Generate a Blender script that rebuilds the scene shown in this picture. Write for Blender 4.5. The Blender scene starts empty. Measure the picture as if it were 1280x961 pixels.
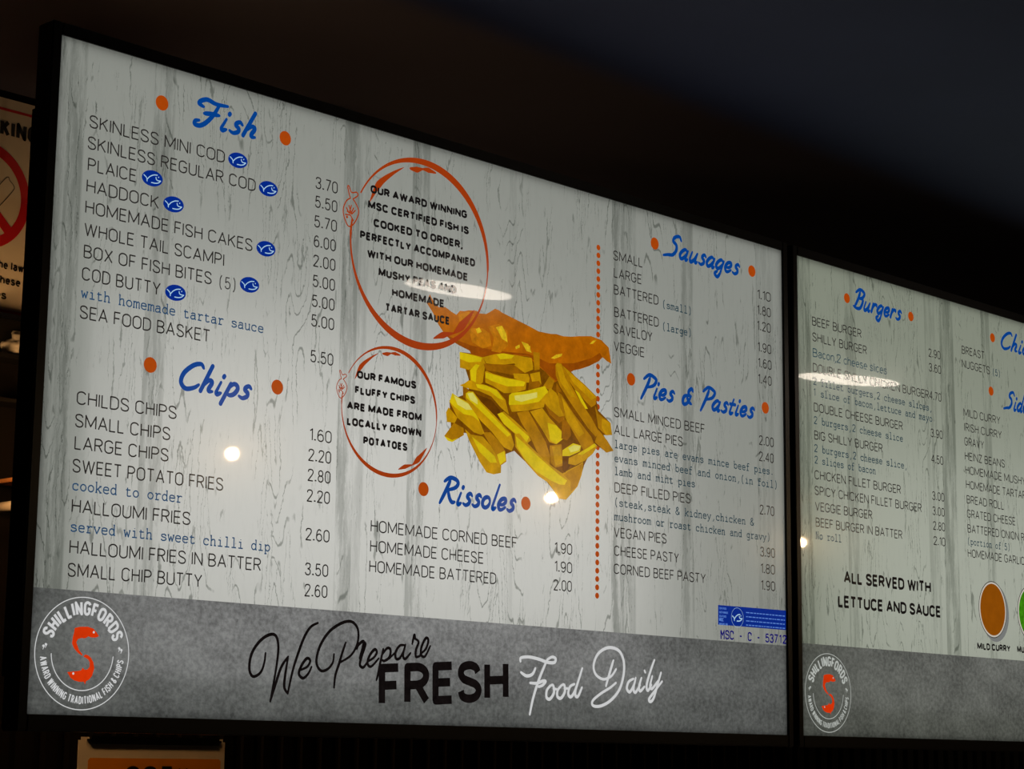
import bpy, bmesh, math, random
from mathutils import Matrix, Vector
random.seed(4)
SC = bpy.context.scene
COL = SC.collection

# ------------------------------------------------------------------ camera, world, exposure
CAM_LOC = (-1.12475, -1.73455, 1.61035)
CAM_AXES = [(0.694994, -0.718933, 0.010903), (-0.135592, -0.116154, 0.983932), (-0.706115, -0.685306, -0.178208)]
CAM_LENS = 73.157

cam_data = bpy.data.cameras.new('camera'); cam_data.sensor_width = 36.0; cam_data.lens = CAM_LENS
cam_data.clip_start = 0.05
camera = bpy.data.objects.new('camera', cam_data); COL.objects.link(camera)
_r, _u, _b = [Vector(v) for v in CAM_AXES]
camera.matrix_world = Matrix(((_r.x, _u.x, _b.x, CAM_LOC[0]), (_r.y, _u.y, _b.y, CAM_LOC[1]), (_r.z, _u.z, _b.z, CAM_LOC[2]), (0, 0, 0, 1)))
SC.camera = camera
SC.view_settings.view_transform = 'Standard'; SC.view_settings.look = 'None'
SC.view_settings.exposure = 0.0; SC.view_settings.gamma = 1.0; SC.view_settings.use_curve_mapping = False
world = bpy.data.worlds.new('world'); SC.world = world; world.use_nodes = True
world.node_tree.nodes['Background'].inputs[0].default_value = (0.5, 0.6, 1.0, 1); world.node_tree.nodes['Background'].inputs[1].default_value = 0.0
SC.cycles.max_bounces = 6; SC.cycles.sample_clamp_indirect = 2.0

# two lamps light each display from behind: an edge-to-edge sheet and a smaller, deeper lamp added to brighten the lower middle
BACKLIGHT = [(dict(w=1.208, h=0.678, x=0.605, y=0.34, d=0.007, power=0.84, colour=(0.97, 1.0, 0.90)), dict(w=0.85, h=0.36, x=0.50, y=0.25, d=0.118, power=0.48, colour=(1.0, 0.95, 0.93))),
             (dict(w=1.208, h=0.678, x=0.605, y=0.34, d=0.007, power=0.80, colour=(0.96, 1.0, 0.86)), dict(w=0.85, h=0.36, x=0.52, y=0.25, d=0.118, power=0.22, colour=(1.0, 0.97, 1.0)))]
ADDED_LAMP_POWER, PENDANT_GLOW, DISC_GLOW = (1.0, 2.3), 700.0, 18.0
BASE = 1.65                     # height of the displays' lower edge above the floor
CEIL = BASE + 0.83
WALL = 0.60                     # the wall stands this far behind the display faces
W, H = 1.210, 0.680625          # one display
GAP = 1.245                     # from one display's left edge to the next one's

# ------------------------------------------------------------------ materials
def lin(c):
    return tuple((v/255/12.92) if v/255 <= 0.04045 else ((v/255+0.055)/1.055)**2.4 for v in c) + (1.0,)
def nodes_of(m):
    m.use_nodes = True; nt = m.node_tree; nt.nodes.clear()
    return nt, nt.nodes, nt.links, nt.nodes.new('ShaderNodeOutputMaterial')
def mat(name, rgb, rough=0.5, metal=0.0, noise=0.12, scale=40.0, bump=0.0, spec=0.5, emit=None, strength=0.0):
    m = bpy.data.materials.new(name); nt, N, L, out = nodes_of(m)
    p = N.new('ShaderNodeBsdfPrincipled'); L.new(p.outputs[0], out.inputs[0])
    tc = N.new('ShaderNodeTexCoord'); n = N.new('ShaderNodeTexNoise'); n.inputs['Scale'].default_value = scale; n.inputs['Detail'].default_value = 4
    L.new(tc.outputs['Object'], n.inputs['Vector'])
    r = N.new('ShaderNodeValToRGB'); c = lin(rgb)
    r.color_ramp.elements[0].position = 0.3; r.color_ramp.elements[1].position = 0.7
    r.color_ramp.elements[0].color = tuple(v*(1-noise) for v in c[:3])+(1,); r.color_ramp.elements[1].color = tuple(min(1, v*(1+noise)) for v in c[:3])+(1,)
    L.new(n.outputs[0], r.inputs[0]); L.new(r.outputs[0], p.inputs['Base Color'])
    p.inputs['Roughness'].default_value = rough; p.inputs['Metallic'].default_value = metal; p.inputs['Specular IOR Level'].default_value = spec
    if bump:
        b = N.new('ShaderNodeBump'); b.inputs['Strength'].default_value = bump; b.inputs['Distance'].default_value = 0.01
        L.new(n.outputs[0], b.inputs['Height']); L.new(b.outputs[0], p.inputs['Normal'])
    if emit:
        p.inputs['Emission Color'].default_value = lin(emit); p.inputs['Emission Strength'].default_value = strength
    return m
def math_node(nt, op, a, b=None, c=None):
    n = nt.nodes.new('ShaderNodeMath'); n.operation = op
    for i, v in enumerate((a, b, c)):
        if v is None: continue
        if isinstance(v, (int, float)): n.inputs[i].default_value = v
        else: nt.links.new(v, n.inputs[i])
    return n.outputs[0]
def glass_front(nt, core):
    """screen surface: the glowing core under a glossy, slightly hazy front"""
    N, L = nt.nodes, nt.links
    fr = N.new('ShaderNodeFresnel'); ge = N.new('ShaderNodeNewGeometry')
    L.new(math_node(nt, 'SUBTRACT', 1.5, math_node(nt, 'MULTIPLY', ge.outputs['Backfacing'], 1.5-1/1.5)), fr.inputs['IOR'])   # the same front whichever way a face is wound
    g1 = N.new('ShaderNodeBsdfGlossy'); g1.inputs['Roughness'].default_value = 0.02
    g2 = N.new('ShaderNodeBsdfGlossy'); g2.inputs['Roughness'].default_value = 0.15
    mx = N.new('ShaderNodeMixShader'); mx.inputs[0].default_value = 0.38
    L.new(g1.outputs[0], mx.inputs[1]); L.new(g2.outputs[0], mx.inputs[2])
    m2 = N.new('ShaderNodeMixShader'); L.new(fr.outputs[0], m2.inputs[0]); L.new(core, m2.inputs[1]); L.new(mx.outputs[0], m2.inputs[2])
    return m2.outputs[0]
def glow(name, rgb, noise=0.0, scale=120.0, stretch=(1, 1, 1)):
    """a colour shown by the display"""
    m = bpy.data.materials.new(name); nt, N, L, out = nodes_of(m)
    e = N.new('ShaderNodeEmission'); c = lin(rgb); e.inputs[0].default_value = c
    if noise:
        tc = N.new('ShaderNodeTexCoord'); mp = N.new('ShaderNodeMapping'); mp.inputs['Scale'].default_value = stretch
        n = N.new('ShaderNodeTexNoise'); n.inputs['Scale'].default_value = scale; n.inputs['Detail'].default_value = 5; n.inputs['Roughness'].default_value = 0.7
        L.new(tc.outputs['Object'], mp.inputs[0]); L.new(mp.outputs[0], n.inputs['Vector'])
        r = N.new('ShaderNodeValToRGB'); r.color_ramp.elements[0].position = 0.32; r.color_ramp.elements[1].position = 0.68
        r.color_ramp.elements[0].color = tuple(v*(1-noise) for v in c[:3])+(1,); r.color_ramp.elements[1].color = tuple(min(1, v*(1+noise)) for v in c[:3])+(1,)
        L.new(n.outputs[0], r.inputs[0]); L.new(r.outputs[0], e.inputs[0])
    L.new(glass_front(nt, e.outputs[0]), out.inputs[0])
    return m
def smooth(nt, v, a, b):
    n = nt.nodes.new('ShaderNodeMapRange'); n.interpolation_type = 'SMOOTHSTEP'
    n.inputs['From Min'].default_value = a; n.inputs['From Max'].default_value = b
    nt.links.new(v, n.inputs['Value']); return n.outputs[0]
def noise2(nt, vec, sx, sy, detail=3, off=0.0, rough=0.5):
    mp = nt.nodes.new('ShaderNodeMapping'); mp.inputs['Scale'].default_value = (sx, 0, sy); mp.inputs['Location'].default_value = (off, 0, off*0.7)
    n = nt.nodes.new('ShaderNodeTexNoise'); n.inputs['Scale'].default_value = 1.0; n.inputs['Detail'].default_value = detail; n.inputs['Roughness'].default_value = rough
    nt.links.new(vec, mp.inputs[0]); nt.links.new(mp.outputs[0], n.inputs['Vector']); return n.outputs[0]
def wood_panel(name, bands, tint):
    """backlit whitewashed planks: contour lines of a stretched noise give the grain"""
    m = bpy.data.materials.new(name); nt, N, L, out = nodes_of(m)
    tc = N.new('ShaderNodeTexCoord'); vec = tc.outputs['Object']
    sep = N.new('ShaderNodeSeparateXYZ'); L.new(vec, sep.inputs[0]); X = sep.outputs[0]
    jit = math_node(nt, 'MULTIPLY', math_node(nt, 'SUBTRACT', noise2(nt, vec, 140, 55, 3, 8.0, 0.7), 0.5), 0.009)
    cb = N.new('ShaderNodeCombineXYZ'); L.new(math_node(nt, 'ADD', X, jit), cb.inputs[0]); L.new(sep.outputs[2], cb.inputs[2]); wob = cb.outputs[0]
    def contour(vec_, sx, sy, count, off, width, pa, pb, px, py):
        g = noise2(nt, vec_, sx, sy, 2.0, off, 0.45)
        d = math_node(nt, 'ABSOLUTE', math_node(nt, 'SUBTRACT', math_node(nt, 'FRACT', math_node(nt, 'MULTIPLY', g, count)), 0.5))
        ln = math_node(nt, 'SUBTRACT', 1.0, smooth(nt, d, width*0.25, width))
        return math_node(nt, 'MULTIPLY', ln, smooth(nt, noise2(nt, vec, px, py, 4, off+4.0, 0.65), pa, pb))
    line = math_node(nt, 'MAXIMUM', contour(wob, 16, 2.4, 25.0, 3.1, 0.075, 0.515, 0.575, 14, 4.0), math_node(nt, 'MULTIPLY', contour(wob, 38, 2.6, 14.0, 6.3, 0.085, 0.51, 0.58, 22, 6.0), 0.8))
    fine = math_node(nt, 'MULTIPLY', smooth(nt, noise2(nt, wob, 420, 20, 3, 5.0, 0.65), 0.63, 0.70), smooth(nt, noise2(nt, vec, 16, 6, 3, 2.0, 0.6), 0.46, 0.56))
    tot = None
    for x0, x1, s in bands:
        on = math_node(nt, 'MULTIPLY', smooth(nt, X, x0-0.0008, x0+0.0008), math_node(nt, 'SUBTRACT', 1.0, smooth(nt, X, x1-0.003, x1+0.001)))
        on = math_node(nt, 'MULTIPLY', on, s); tot = on if tot is None else math_node(nt, 'MAXIMUM', tot, on)
    band = math_node(nt, 'MULTIPLY', tot, smooth(nt, noise2(nt, wob, 90, 5, 5, 7.0, 0.7), 0.36, 0.60))
    cloud = noise2(nt, vec, 160, 30, 5, 1.0, 0.7)
    k = math_node(nt, 'SUBTRACT', 1.0, math_node(nt, 'MULTIPLY', line, 0.52))
    k = math_node(nt, 'MULTIPLY', k, math_node(nt, 'SUBTRACT', 1.0, math_node(nt, 'MULTIPLY', fine, 0.62)))
    k = math_node(nt, 'MULTIPLY', k, math_node(nt, 'SUBTRACT', 1.0, band))
    k = math_node(nt, 'MULTIPLY', k, math_node(nt, 'ADD', 0.88, math_node(nt, 'MULTIPLY', cloud, 0.24)))
    rgb = N.new('ShaderNodeMix'); rgb.data_type = 'RGBA'; rgb.inputs[6].default_value = (tint[0]*0.25, tint[1]*0.27, tint[2]*0.25, 1); rgb.inputs[7].default_value = tint + (1,)
    mr = N.new('ShaderNodeMapRange'); mr.inputs['From Min'].default_value = 0.25; mr.inputs['From Max'].default_value = 1.0
    L.new(k, mr.inputs['Value']); L.new(mr.outputs[0], rgb.inputs[0])
    t = N.new('ShaderNodeBsdfTranslucent'); L.new(rgb.outputs[2], t.inputs[0])
    L.new(glass_front(nt, t.outputs[0]), out.inputs[0])
    return m
def slate_panel(name, tint):
    m = bpy.data.materials.new(name); nt, N, L, out = nodes_of(m)
    tc = N.new('ShaderNodeTexCoord'); vec = tc.outputs['Object']
    a = noise2(nt, vec, 9, 13, 6, 4.0, 0.65); b = noise2(nt, vec, 150, 170, 4, 1.0, 0.7); s = smooth(nt, noise2(nt, vec, 130, 90, 2, 6.0), 0.66, 0.74)
    k = math_node(nt, 'ADD', math_node(nt, 'MULTIPLY', smooth(nt, a, 0.3, 0.7), 0.45), math_node(nt, 'MULTIPLY', smooth(nt, b, 0.3, 0.7), 0.5))
    k = math_node(nt, 'SUBTRACT', k, math_node(nt, 'MULTIPLY', s, 0.25))
    r = N.new('ShaderNodeValToRGB'); L.new(k, r.inputs[0])
    r.color_ramp.elements[0].position = 0.1; r.color_ramp.elements[0].color = tuple(v*0.55 for v in tint)+(1,)
    r.color_ramp.elements[1].position = 0.9; r.color_ramp.elements[1].color = tuple(v*1.35 for v in tint)+(1,)
    t = N.new('ShaderNodeBsdfTranslucent'); L.new(r.outputs[0], t.inputs[0])
    L.new(glass_front(nt, t.outputs[0]), out.inputs[0])
    return m

M = {}
M['case'] = mat('black_plastic', (8, 8, 8), 0.28, noise=0.2, spec=0.3)
M['case_matt'] = mat('black_steel', (8, 8, 8), 0.7, spec=0.15)
M['ceiling'] = mat('navy_ceiling_paint', (74, 82, 118), 0.75, noise=0.10, scale=3.0)
M['wall'] = mat('dark_wall_paint', (14, 12, 12), 0.9, spec=0.1, noise=0.15, scale=6.0)
M['floor'] = mat('floor_tile', (70, 66, 62), 0.4)
M['room'] = mat('room_wall_paint', (120, 112, 108), 0.8, noise=0.05)
M['clad'] = mat('dark_brown_cladding', (11, 8, 6), 0.6, noise=0.3, spec=0.2)
M['paper'] = mat('sign_white_board', (228, 224, 214), 0.45, noise=0.03)
M['sign_red'] = mat('sign_red_print', (205, 22, 24), 0.45, noise=0.04)
M['sign_black'] = mat('sign_black_print', (14, 13, 14), 0.45)
M['sign_orange'] = mat('sign_orange_print', (238, 150, 12), 0.45, noise=0.04)
M['brown'] = mat('varnished_brown_wood', (190, 130, 78), 0.4, noise=0.25, scale=60)
M['white_metal'] = mat('white_coated_metal', (226, 218, 208), 0.35, noise=0.03)
M['lamp_body'] = mat('lamp_white_enamel', (190, 188, 184), 0.4, noise=0.03)
M['bulb'] = mat('pendant_bulb_glow', (255, 230, 190), 0.3, emit=(255, 214, 160), strength=PENDANT_GLOW)
M['disc'] = mat('ceiling_disc_glow', (255, 240, 225), 0.3, emit=(255, 238, 220), strength=DISC_GLOW)
M['warm'] = mat('added_lamp_glow', (255, 190, 110), 0.3, emit=(255, 150, 60), strength=3.0)
def bag_mat():
    m = bpy.data.materials.new('clear_plastic_film'); nt, N, L, out = nodes_of(m)
    p = N.new('ShaderNodeBsdfPrincipled'); p.inputs['Base Color'].default_value = (0.75, 0.75, 0.72, 1); p.inputs['Roughness'].default_value = 0.25
    p.inputs['Alpha'].default_value = 0.55
    tc = N.new('ShaderNodeTexCoord'); n = N.new('ShaderNodeTexNoise'); n.inputs['Scale'].default_value = 55; L.new(tc.outputs['Object'], n.inputs['Vector'])
    b = N.new('ShaderNodeBump'); b.inputs['Strength'].default_value = 0.8; b.inputs['Distance'].default_value = 0.01; L.new(n.outputs[0], b.inputs['Height']); L.new(b.outputs[0], p.inputs['Normal'])
    L.new(p.outputs[0], out.inputs[0]); return m
M['film'] = bag_mat()
TILE_BANDS = [[(0.0, 0.012, .30), (0.012, 0.034, .42), (0.118, 0.146, .34), (0.384, 0.410, .42), (0.410, 0.425, .2), (0.491, 0.520, .34), (0.655, 0.668, .16), (0.846, 0.872, .45), (0.872, 0.894, .25), (0.985, 1.012, .34), (1.15, 1.19, .18)],
              [(0.0, 0.020, .34), (0.020, 0.034, .46), (0.118, 0.146, .30), (0.330, 0.360, .22), (0.372, 0.412, .44), (0.495, 0.520, .32), (0.66, 0.68, .2), (0.84, 0.87, .4), (0.99, 1.015, .3)]]
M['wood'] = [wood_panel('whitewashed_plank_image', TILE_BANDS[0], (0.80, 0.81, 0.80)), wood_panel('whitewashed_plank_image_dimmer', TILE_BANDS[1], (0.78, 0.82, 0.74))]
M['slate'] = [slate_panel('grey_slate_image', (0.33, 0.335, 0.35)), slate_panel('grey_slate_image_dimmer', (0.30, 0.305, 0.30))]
INK = dict(thin=(38, 35, 33), bold=(20, 17, 17), type=(48, 46, 46), typeblue=(36, 70, 104), typeteal=(38, 62, 72), thinteal=(34, 66, 76), typenavy=(14, 6, 104), brush=(3, 62, 138))
for k, c in INK.items(): M['ink_'+k] = glow('display_'+k+'_ink', c)
M['ink_black'] = glow('display_black', (16, 12, 12), 0.5, 90)
M['ink_white'] = glow('display_white', (205, 206, 206))
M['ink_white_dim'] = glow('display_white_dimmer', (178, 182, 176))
M['orange'] = glow('display_orange', (166, 66, 8), 0.06)
M['ring'] = glow('display_ring_orange', (154, 54, 10), 0.05)
M['badge'] = glow('display_badge_blue', (3, 40, 132))
M['badge_line'] = glow('display_badge_line', (170, 205, 225))
M['badge_text'] = glow('display_badge_small_print', (90, 130, 205))
M['logo_red'] = glow('display_fish_red', (208, 52, 8), 0.12, 60)
M['curry'] = glow('display_curry_brown', (138, 74, 6), 0.10, 40)
M['peas'] = glow('display_pea_green', (58, 128, 14), 0.4, 150)
M['bowl'] = glow('display_bowl_rim', (196, 190, 178))
M['bowl_dark'] = glow('display_bowl_edge', (70, 68, 64))
M['shade'] = glow('display_bowl_shade', (120, 122, 120))
FOODC = dict(base=((112, 66, 0), .35, 60), fish=((168, 92, 2), .26, 50), fishdark=((140, 68, 2), .24, 60), fishlight=((180, 110, 6), .36, 80), fishspot=((206, 168, 24), .3, 130), mid=((182, 134, 4), .26, 48), middark=((164, 112, 3), .24, 55),
             light=((204, 178, 8), .16, 55), pale=((210, 200, 96), .1, 80), dark=((142, 88, 2), .25, 60), hollow=((92, 50, 0), .3, 60))
for k, (c, n, s) in FOODC.items(): M['food_'+k] = glow('display_food_'+k, c, n, s)

# ------------------------------------------------------------------ object helpers
def tag(o, label, cat, group=None):
    o['label'] = label; o['category'] = cat
    if group: o['group'] = group
    return o
def thing(name, loc, label, cat, group=None):
    o = bpy.data.objects.new(name, None); COL.objects.link(o); o.location = loc; o.empty_display_size = 0.05
    return tag(o, label, cat, group)
def obj(name, V, F, m, parent=None, smooth_shade=False, label=None, slots=None):
    me = bpy.data.meshes.new(name)
    if parent and V and max(v[1] for v in V)-min(v[1] for v in V) < 0.002:          # flat display content: every face looks out of the screen
        def out_y(f): (ax, _, az), (bx_, _, bz), (cx_, _, cz) = V[f[0]], V[f[len(f)//3]], V[f[2*len(f)//3]]; return (bx_-ax)*(cz-az)-(bz-az)*(cx_-ax)
        F = [f if out_y(f) > 0 else tuple(reversed(f)) for f in F]
    me.from_pydata(V, [], F); me.update()
    for mm_ in (m if isinstance(m, list) else [m]): me.materials.append(mm_)
    if slots: me.polygons.foreach_set('material_index', slots)
    if smooth_shade: me.polygons.foreach_set('use_smooth', [True]*len(me.polygons))
    o = bpy.data.objects.new(name, me); COL.objects.link(o)
    if parent: o.parent = parent
    if label: o['label'] = label
    return o
def from_bm(name, bm, m, parent=None, smooth_shade=False, label=None):
    me = bpy.data.meshes.new(name); bm.normal_update(); bm.to_mesh(me); bm.free(); me.materials.append(m)
    if smooth_shade: me.polygons.foreach_set('use_smooth', [True]*len(me.polygons))
    o = bpy.data.objects.new(name, me); COL.objects.link(o)
    if parent: o.parent = parent
    if label: o['label'] = label
    return o
def add_box(bm, x0, x1, y0, y1, z0, z1, bevel=0.0):
    r = bmesh.ops.create_cube(bm, size=1.0, matrix=Matrix.Translation(((x0+x1)/2, (y0+y1)/2, (z0+z1)/2)) @ Matrix.Diagonal((x1-x0, y1-y0, z1-z0, 1)))
    if bevel:
        es = list({e for v in r['verts'] for e in v.link_edges})
        bmesh.ops.bevel(bm, geom=es, offset=bevel, segments=2, affect='EDGES')
def box_obj(name, x0, x1, y0, y1, z0, z1, m, parent=None, bevel=0.0, label=None):
    bm = bmesh.new(); add_box(bm, x0, x1, y0, y1, z0, z1, bevel); return from_bm(name, bm, m, parent, label=label)
def add_tube(bm, p, q, r0, r1=None, seg=20, cap=True):
    p, q = Vector(p), Vector(q); d = q-p
    bmesh.ops.create_cone(bm, cap_ends=cap, segments=seg, radius1=r0, radius2=r0 if r1 is None else r1, depth=d.length,
                          matrix=Matrix.Translation((p+q)/2) @ d.to_track_quat('Z', 'Y').to_matrix().to_4x4())
def struct(o):
    o['kind'] = 'structure'; return o

# ------------------------------------------------------------------ stroke lettering
def G(s):
    """'M x y L x y C x y x y .. A cx cy rx ry a0 a1' -> list of polylines (glyph units, capital height 100)"""
    out = []; i = 0; tok = s.replace('M', ' M ').replace('L', ' L ').replace('C', ' C ').replace('A', ' A ').split(); cur = None; cmd = None
    while i < len(tok):
        if tok[i] in 'MLCA': cmd = tok[i]; i += 1
        if cmd == 'M': cur = [(float(tok[i]), float(tok[i+1]))]; out.append(cur); i += 2; cmd = 'L'
        elif cmd == 'L': cur.append((float(tok[i]), float(tok[i+1]))); i += 2
        elif cmd == 'C':
            pts = []
            while i < len(tok) and tok[i] not in 'MLCA': pts.append((float(tok[i]), float(tok[i+1]))); i += 2
            if cur is None or (cur and pts and cur[-1] != pts[0] and i and cmd == 'C' and not joined(cur, pts)): cur = []; out.append(cur)
            cur.extend(catmull(pts))
        elif cmd == 'A':
            cx, cy, rx, ry, a0, a1 = [float(v) for v in tok[i:i+6]]; i += 6
            n = max(4, int(abs(a1-a0)/12)); arc = [(cx+rx*math.cos(math.radians(a0+(a1-a0)*k/n)), cy+ry*math.sin(math.radians(a0+(a1-a0)*k/n))) for k in range(n+1)]
            if cur is None or math.dist(cur[-1], arc[0]) > 9: cur = []; out.append(cur)
            cur.extend(arc)
    return out
def joined(cur, pts): return math.dist(cur[-1], pts[0]) < 2
def catmull(P, n=6):
    if len(P) < 3: return list(P)
    Q = [P[0]]+list(P)+[P[-1]]; out = []
    for k in range(1, len(Q)-2):
        p0, p1, p2, p3 = Q[k-1:k+3]
        for t in range(n):
            t /= n; t2, t3 = t*t, t*t*t
            out.append(tuple(0.5*((2*p1[j])+(p2[j]-p0[j])*t+(2*p0[j]-5*p1[j]+4*p2[j]-p3[j])*t2+(3*p1[j]-p0[j]-3*p2[j]+p3[j])*t3) for j in (0, 1)))
    return out+[P[-1]]
ZERO = "A21 72 21 28 0 180L0 28A21 28 21 28 180 360L42 72"
SANS = {' ': (20, ''), 'A': (54, "M0 0L27 100L54 0M10 32L44 32"), 'B': (46, "M0 0L0 100L22 100A22 76 21 24 90 -90L0 52M22 52A22 26 24 26 90 -90L0 0"),
 'C': (50, "A25 72 25 28 20 180L0 28A25 28 25 28 180 340"), 'D': (48, "M0 0L0 100L18 100A18 70 30 30 90 0L48 30A18 30 30 30 0 -90L0 0"),
 'E': (40, "M40 100L0 100L0 0L40 0M0 52L36 52"), 'F': (38, "M38 100L0 100L0 0M0 50L34 50"), 'G': (51, "A25 72 25 28 20 180L0 28A25 28 25 28 180 360L50 48L28 48"),
 'H': (48, "M0 0L0 100M48 0L48 100M0 52L48 52"), 'I': (0, "M0 0L0 100"), 'J': (34, "M34 100L34 26A17 26 17 26 0 -180"), 'K': (46, "M0 0L0 100M44 100L0 40M15 60L46 0"),
 'L': (36, "M0 100L0 0L36 0"), 'M': (64, "M0 0L0 100L32 15L64 100L64 0"), 'N': (50, "M0 0L0 100L50 0L50 100"), 'O': (52, "A26 70 26 30 0 180L0 30A26 30 26 30 180 360L52 70"),
 'P': (45, "M0 0L0 100L22 100A22 73 23 27 90 -90L0 46"), 'R': (46, "M0 0L0 100L22 100A22 74 23 26 90 -90L0 48M24 48L46 0"),
 'S': (46, "M44 78C44 78 38 93 23 100 6 94 1 76 8 60 23 51 38 42 46 26 40 7 23 0 6 7 1 24"), 'T': (46, "M0 100L46 100M23 100L23 0"),
 'U': (48, "M0 100L0 27A24 27 24 27 180 360L48 100"), 'V': (50, "M0 100L25 0L50 100"), 'W': (76, "M0 100L19 0L38 96L57 0L76 100"), 'X': (48, "M0 0L48 100M0 100L48 0"),
 'Y': (50, "M0 100L25 46L50 100M25 46L25 0"), 'Z': (44, "M0 100L44 100L0 0L44 0"), '&': (48, "M48 0C48 0 12 64 8 82 20 100 33 84 26 66 4 42 0 20 16 0 36 8 48 42"),
 '0': (42, ZERO), '1': (17, "M0 82L17 100L17 0"), '2': (42, "M1 76C1 76 5 94 21 100 38 94 42 75 34 54 18 28 0 0L42 0"),
 '3': (42, "M1 80C1 80 7 96 21 100 37 94 40 77 34 60 18 53M18 53C18 53 36 46 42 27 36 6 21 0 6 5 0 22"), '4': (44, "M33 0L33 100L0 28L44 28"),
 '5': (42, "M38 100L6 100L3 52C3 52 20 64 36 54 42 32 36 8 20 0 6 6 0 22"), '6': (42, "M36 88C36 88 22 100 6 84 0 40 4 12 21 0 38 10 42 32 36 54 20 62 4 48 1 34"),
 '7': (40, "M0 100L40 100L13 0"), '8': (42, "A21 76 18 24 0 360M0 27A21 27 21 27 180 540"), '9': (42, "M6 12C6 12 20 0 36 16 42 60 38 88 21 100 4 90 0 68 6 46 22 38 38 52 41 66"),
 '.': (6, "M0 0L0 13M6 0L6 13"), ',': (5, "M6 12L6 0L-4 -26"), '(': (14, "M14 112C14 112 2 80 0 45 2 10 14 -20"), ')': (14, "M0 112C0 112 12 80 14 45 12 10 0 -20"), '-': (26, "M0 45L26 45"), "'": (6, "M6 100L0 78"),
 'a': (34, "M3 52C3 52 10 66 20 68 33 62 34 46L34 0M34 40C34 40 12 36 1 18 12 0 26 4 34 18"), 'c': (32, "A17 34 17 34 40 320"), 'e': (35, "M1 36L35 36A18 34 17 34 4 315"), 'h': (34, "M0 100L0 0M0 42C0 42 6 62 18 68 30 62 34 44L34 0"),
 'i': (0, "M0 68L0 0M0 90L0 95"), 'l': (0, "M0 100L0 0"), 'n': (34, "M0 68L0 0M0 42C0 42 6 62 18 68 30 62 34 44L34 0"), 'o': (36, "A18 34 18 34 0 360"), 's': (30, "M28 54C28 54 24 64 15 68 3 62 4 44 15 36 28 28 30 10 15 0 4 4 0 16"),
 't': (24, "M10 92L10 14C10 14 12 0 24 1M0 68L22 68"), 'w': (52, "M0 68L13 0L26 64L39 0L52 68"), 'm': (56, "M0 68L0 0M0 44C0 44 6 64 15 68 26 62 28 46L28 0M28 44C28 44 34 64 43 68 54 62 56 46L56 0"),
 'k': (32, "M0 100L0 0M30 68L0 28M11 42L32 0"), 'p': (36, "M0 68L0 -30M18 68A18 34 18 34 90 -270"), 'r': (20, "M0 68L0 0M0 40C0 40 6 62 20 68"), 'g': (36, "A18 34 18 34 0 360M36 68L36 -12C36 -12 30 -30 16 -31 4 -24 2 -16"),
 'b': (36, "M0 100L0 0M0 34A18 34 18 34 180 540"), 'd': (36, "M36 100L36 0M36 34A18 34 18 34 0 360"), 'u': (34, "M0 68L0 24C0 24 4 4 16 0 28 6 34 24M34 68L34 0"), 'y': (36, "M0 68L18 4M36 68L14 -20C14 -20 8 -32 -2 -30")}
TYPE = {' ': '', 'a': "M7 50C7 50 14 60 26 62 38 58 40 46L40 0L49 0M40 36C40 36 20 38 5 24 8 2 20 0 32 4 40 16", 'b': "M0 100L8 100L8 0M8 31A27 31 19 31 180 540", 'c': "M42 62L42 46C42 46 36 60 24 62 8 54 4 31 8 8 24 0 36 2 44 12",
 'd': "M34 100L42 100L42 0L50 0M42 31A23 31 19 31 0 360", 'e': "M5 34L45 34C45 34 42 54 26 62 10 56 5 32 10 8 26 0 38 2 46 10", 'f': "M6 62L42 62M6 0L36 0M20 0L20 82C20 82 22 96 32 100 40 99 46 96", 'g': "M42 34A24 34 18 28 0 360M50 62L42 62L42 -14C42 -14 38 -28 24 -30 16 -30 10 -28",
 'h': "M0 100L8 100L8 0M0 0L18 0M32 0L50 0M40 0L40 42C40 42 36 60 26 62 16 58 8 44", 'i': "M10 62L26 62L26 0M6 0L46 0M25 84L25 91", 'k': "M0 100L8 100L8 0M0 0L16 0M42 62L8 22M20 34L42 0M30 62L48 62M32 0L50 0", 'l': "M10 100L26 100L26 0M6 0L46 0",
 'm': "M-3 62L4 62L4 0M-4 0L12 0M4 44C4 44 10 60 17 62 24 58 25 46L25 0M25 46C25 46 32 60 38 62 46 58 47 46L47 0L54 0M20 0L31 0", 'n': "M0 62L8 62L8 0M0 0L18 0M32 0L50 0M40 0L40 42C40 42 36 60 26 62 16 58 8 44", 'o': "M46 31A25 31 21 31 0 360",
 'p': "M0 62L8 62L8 -30M0 -30L20 -30M8 31A27 31 19 31 180 540", 'r': "M4 62L16 62L16 0M4 0L36 0M16 40C16 40 26 58 38 62 44 60 48 54", 's': "M41 62L41 48C41 48 34 61 24 62 8 56 10 40 25 33 42 26 44 10 25 0 12 2 7 14M7 0L7 16", 't': "M4 62L40 62M16 84L16 14C16 14 18 2 28 0 38 2 46 8",
 'u': "M0 62L8 62L8 18C8 18 12 2 22 0 34 4 42 18M34 62L42 62L42 0L50 0", 'v': "M4 62L25 0L46 62M-2 62L14 62M36 62L52 62", 'w': "M2 62L14 0L25 46L36 0L48 62M-3 62L10 62M40 62L53 62", 'y': "M4 62L26 2M46 62L22 -14C22 -14 14 -30 4 -29M-2 62L13 62M37 62L52 62",
 'M': "M4 0L4 100L25 40L46 100L46 0M-2 0L12 0M38 0L52 0", 'C': "M46 100L46 74C46 74 38 96 25 100 8 90 4 50 8 12 25 0 38 2 47 18", 'S': "M44 100L44 76C44 76 38 98 24 100 6 92 10 62 25 52 44 44 46 10 25 0 10 4 6 22M6 0L6 26", 'N': "M8 0L8 100L42 0L42 100M0 0L16 0M34 100L50 100"}
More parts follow.
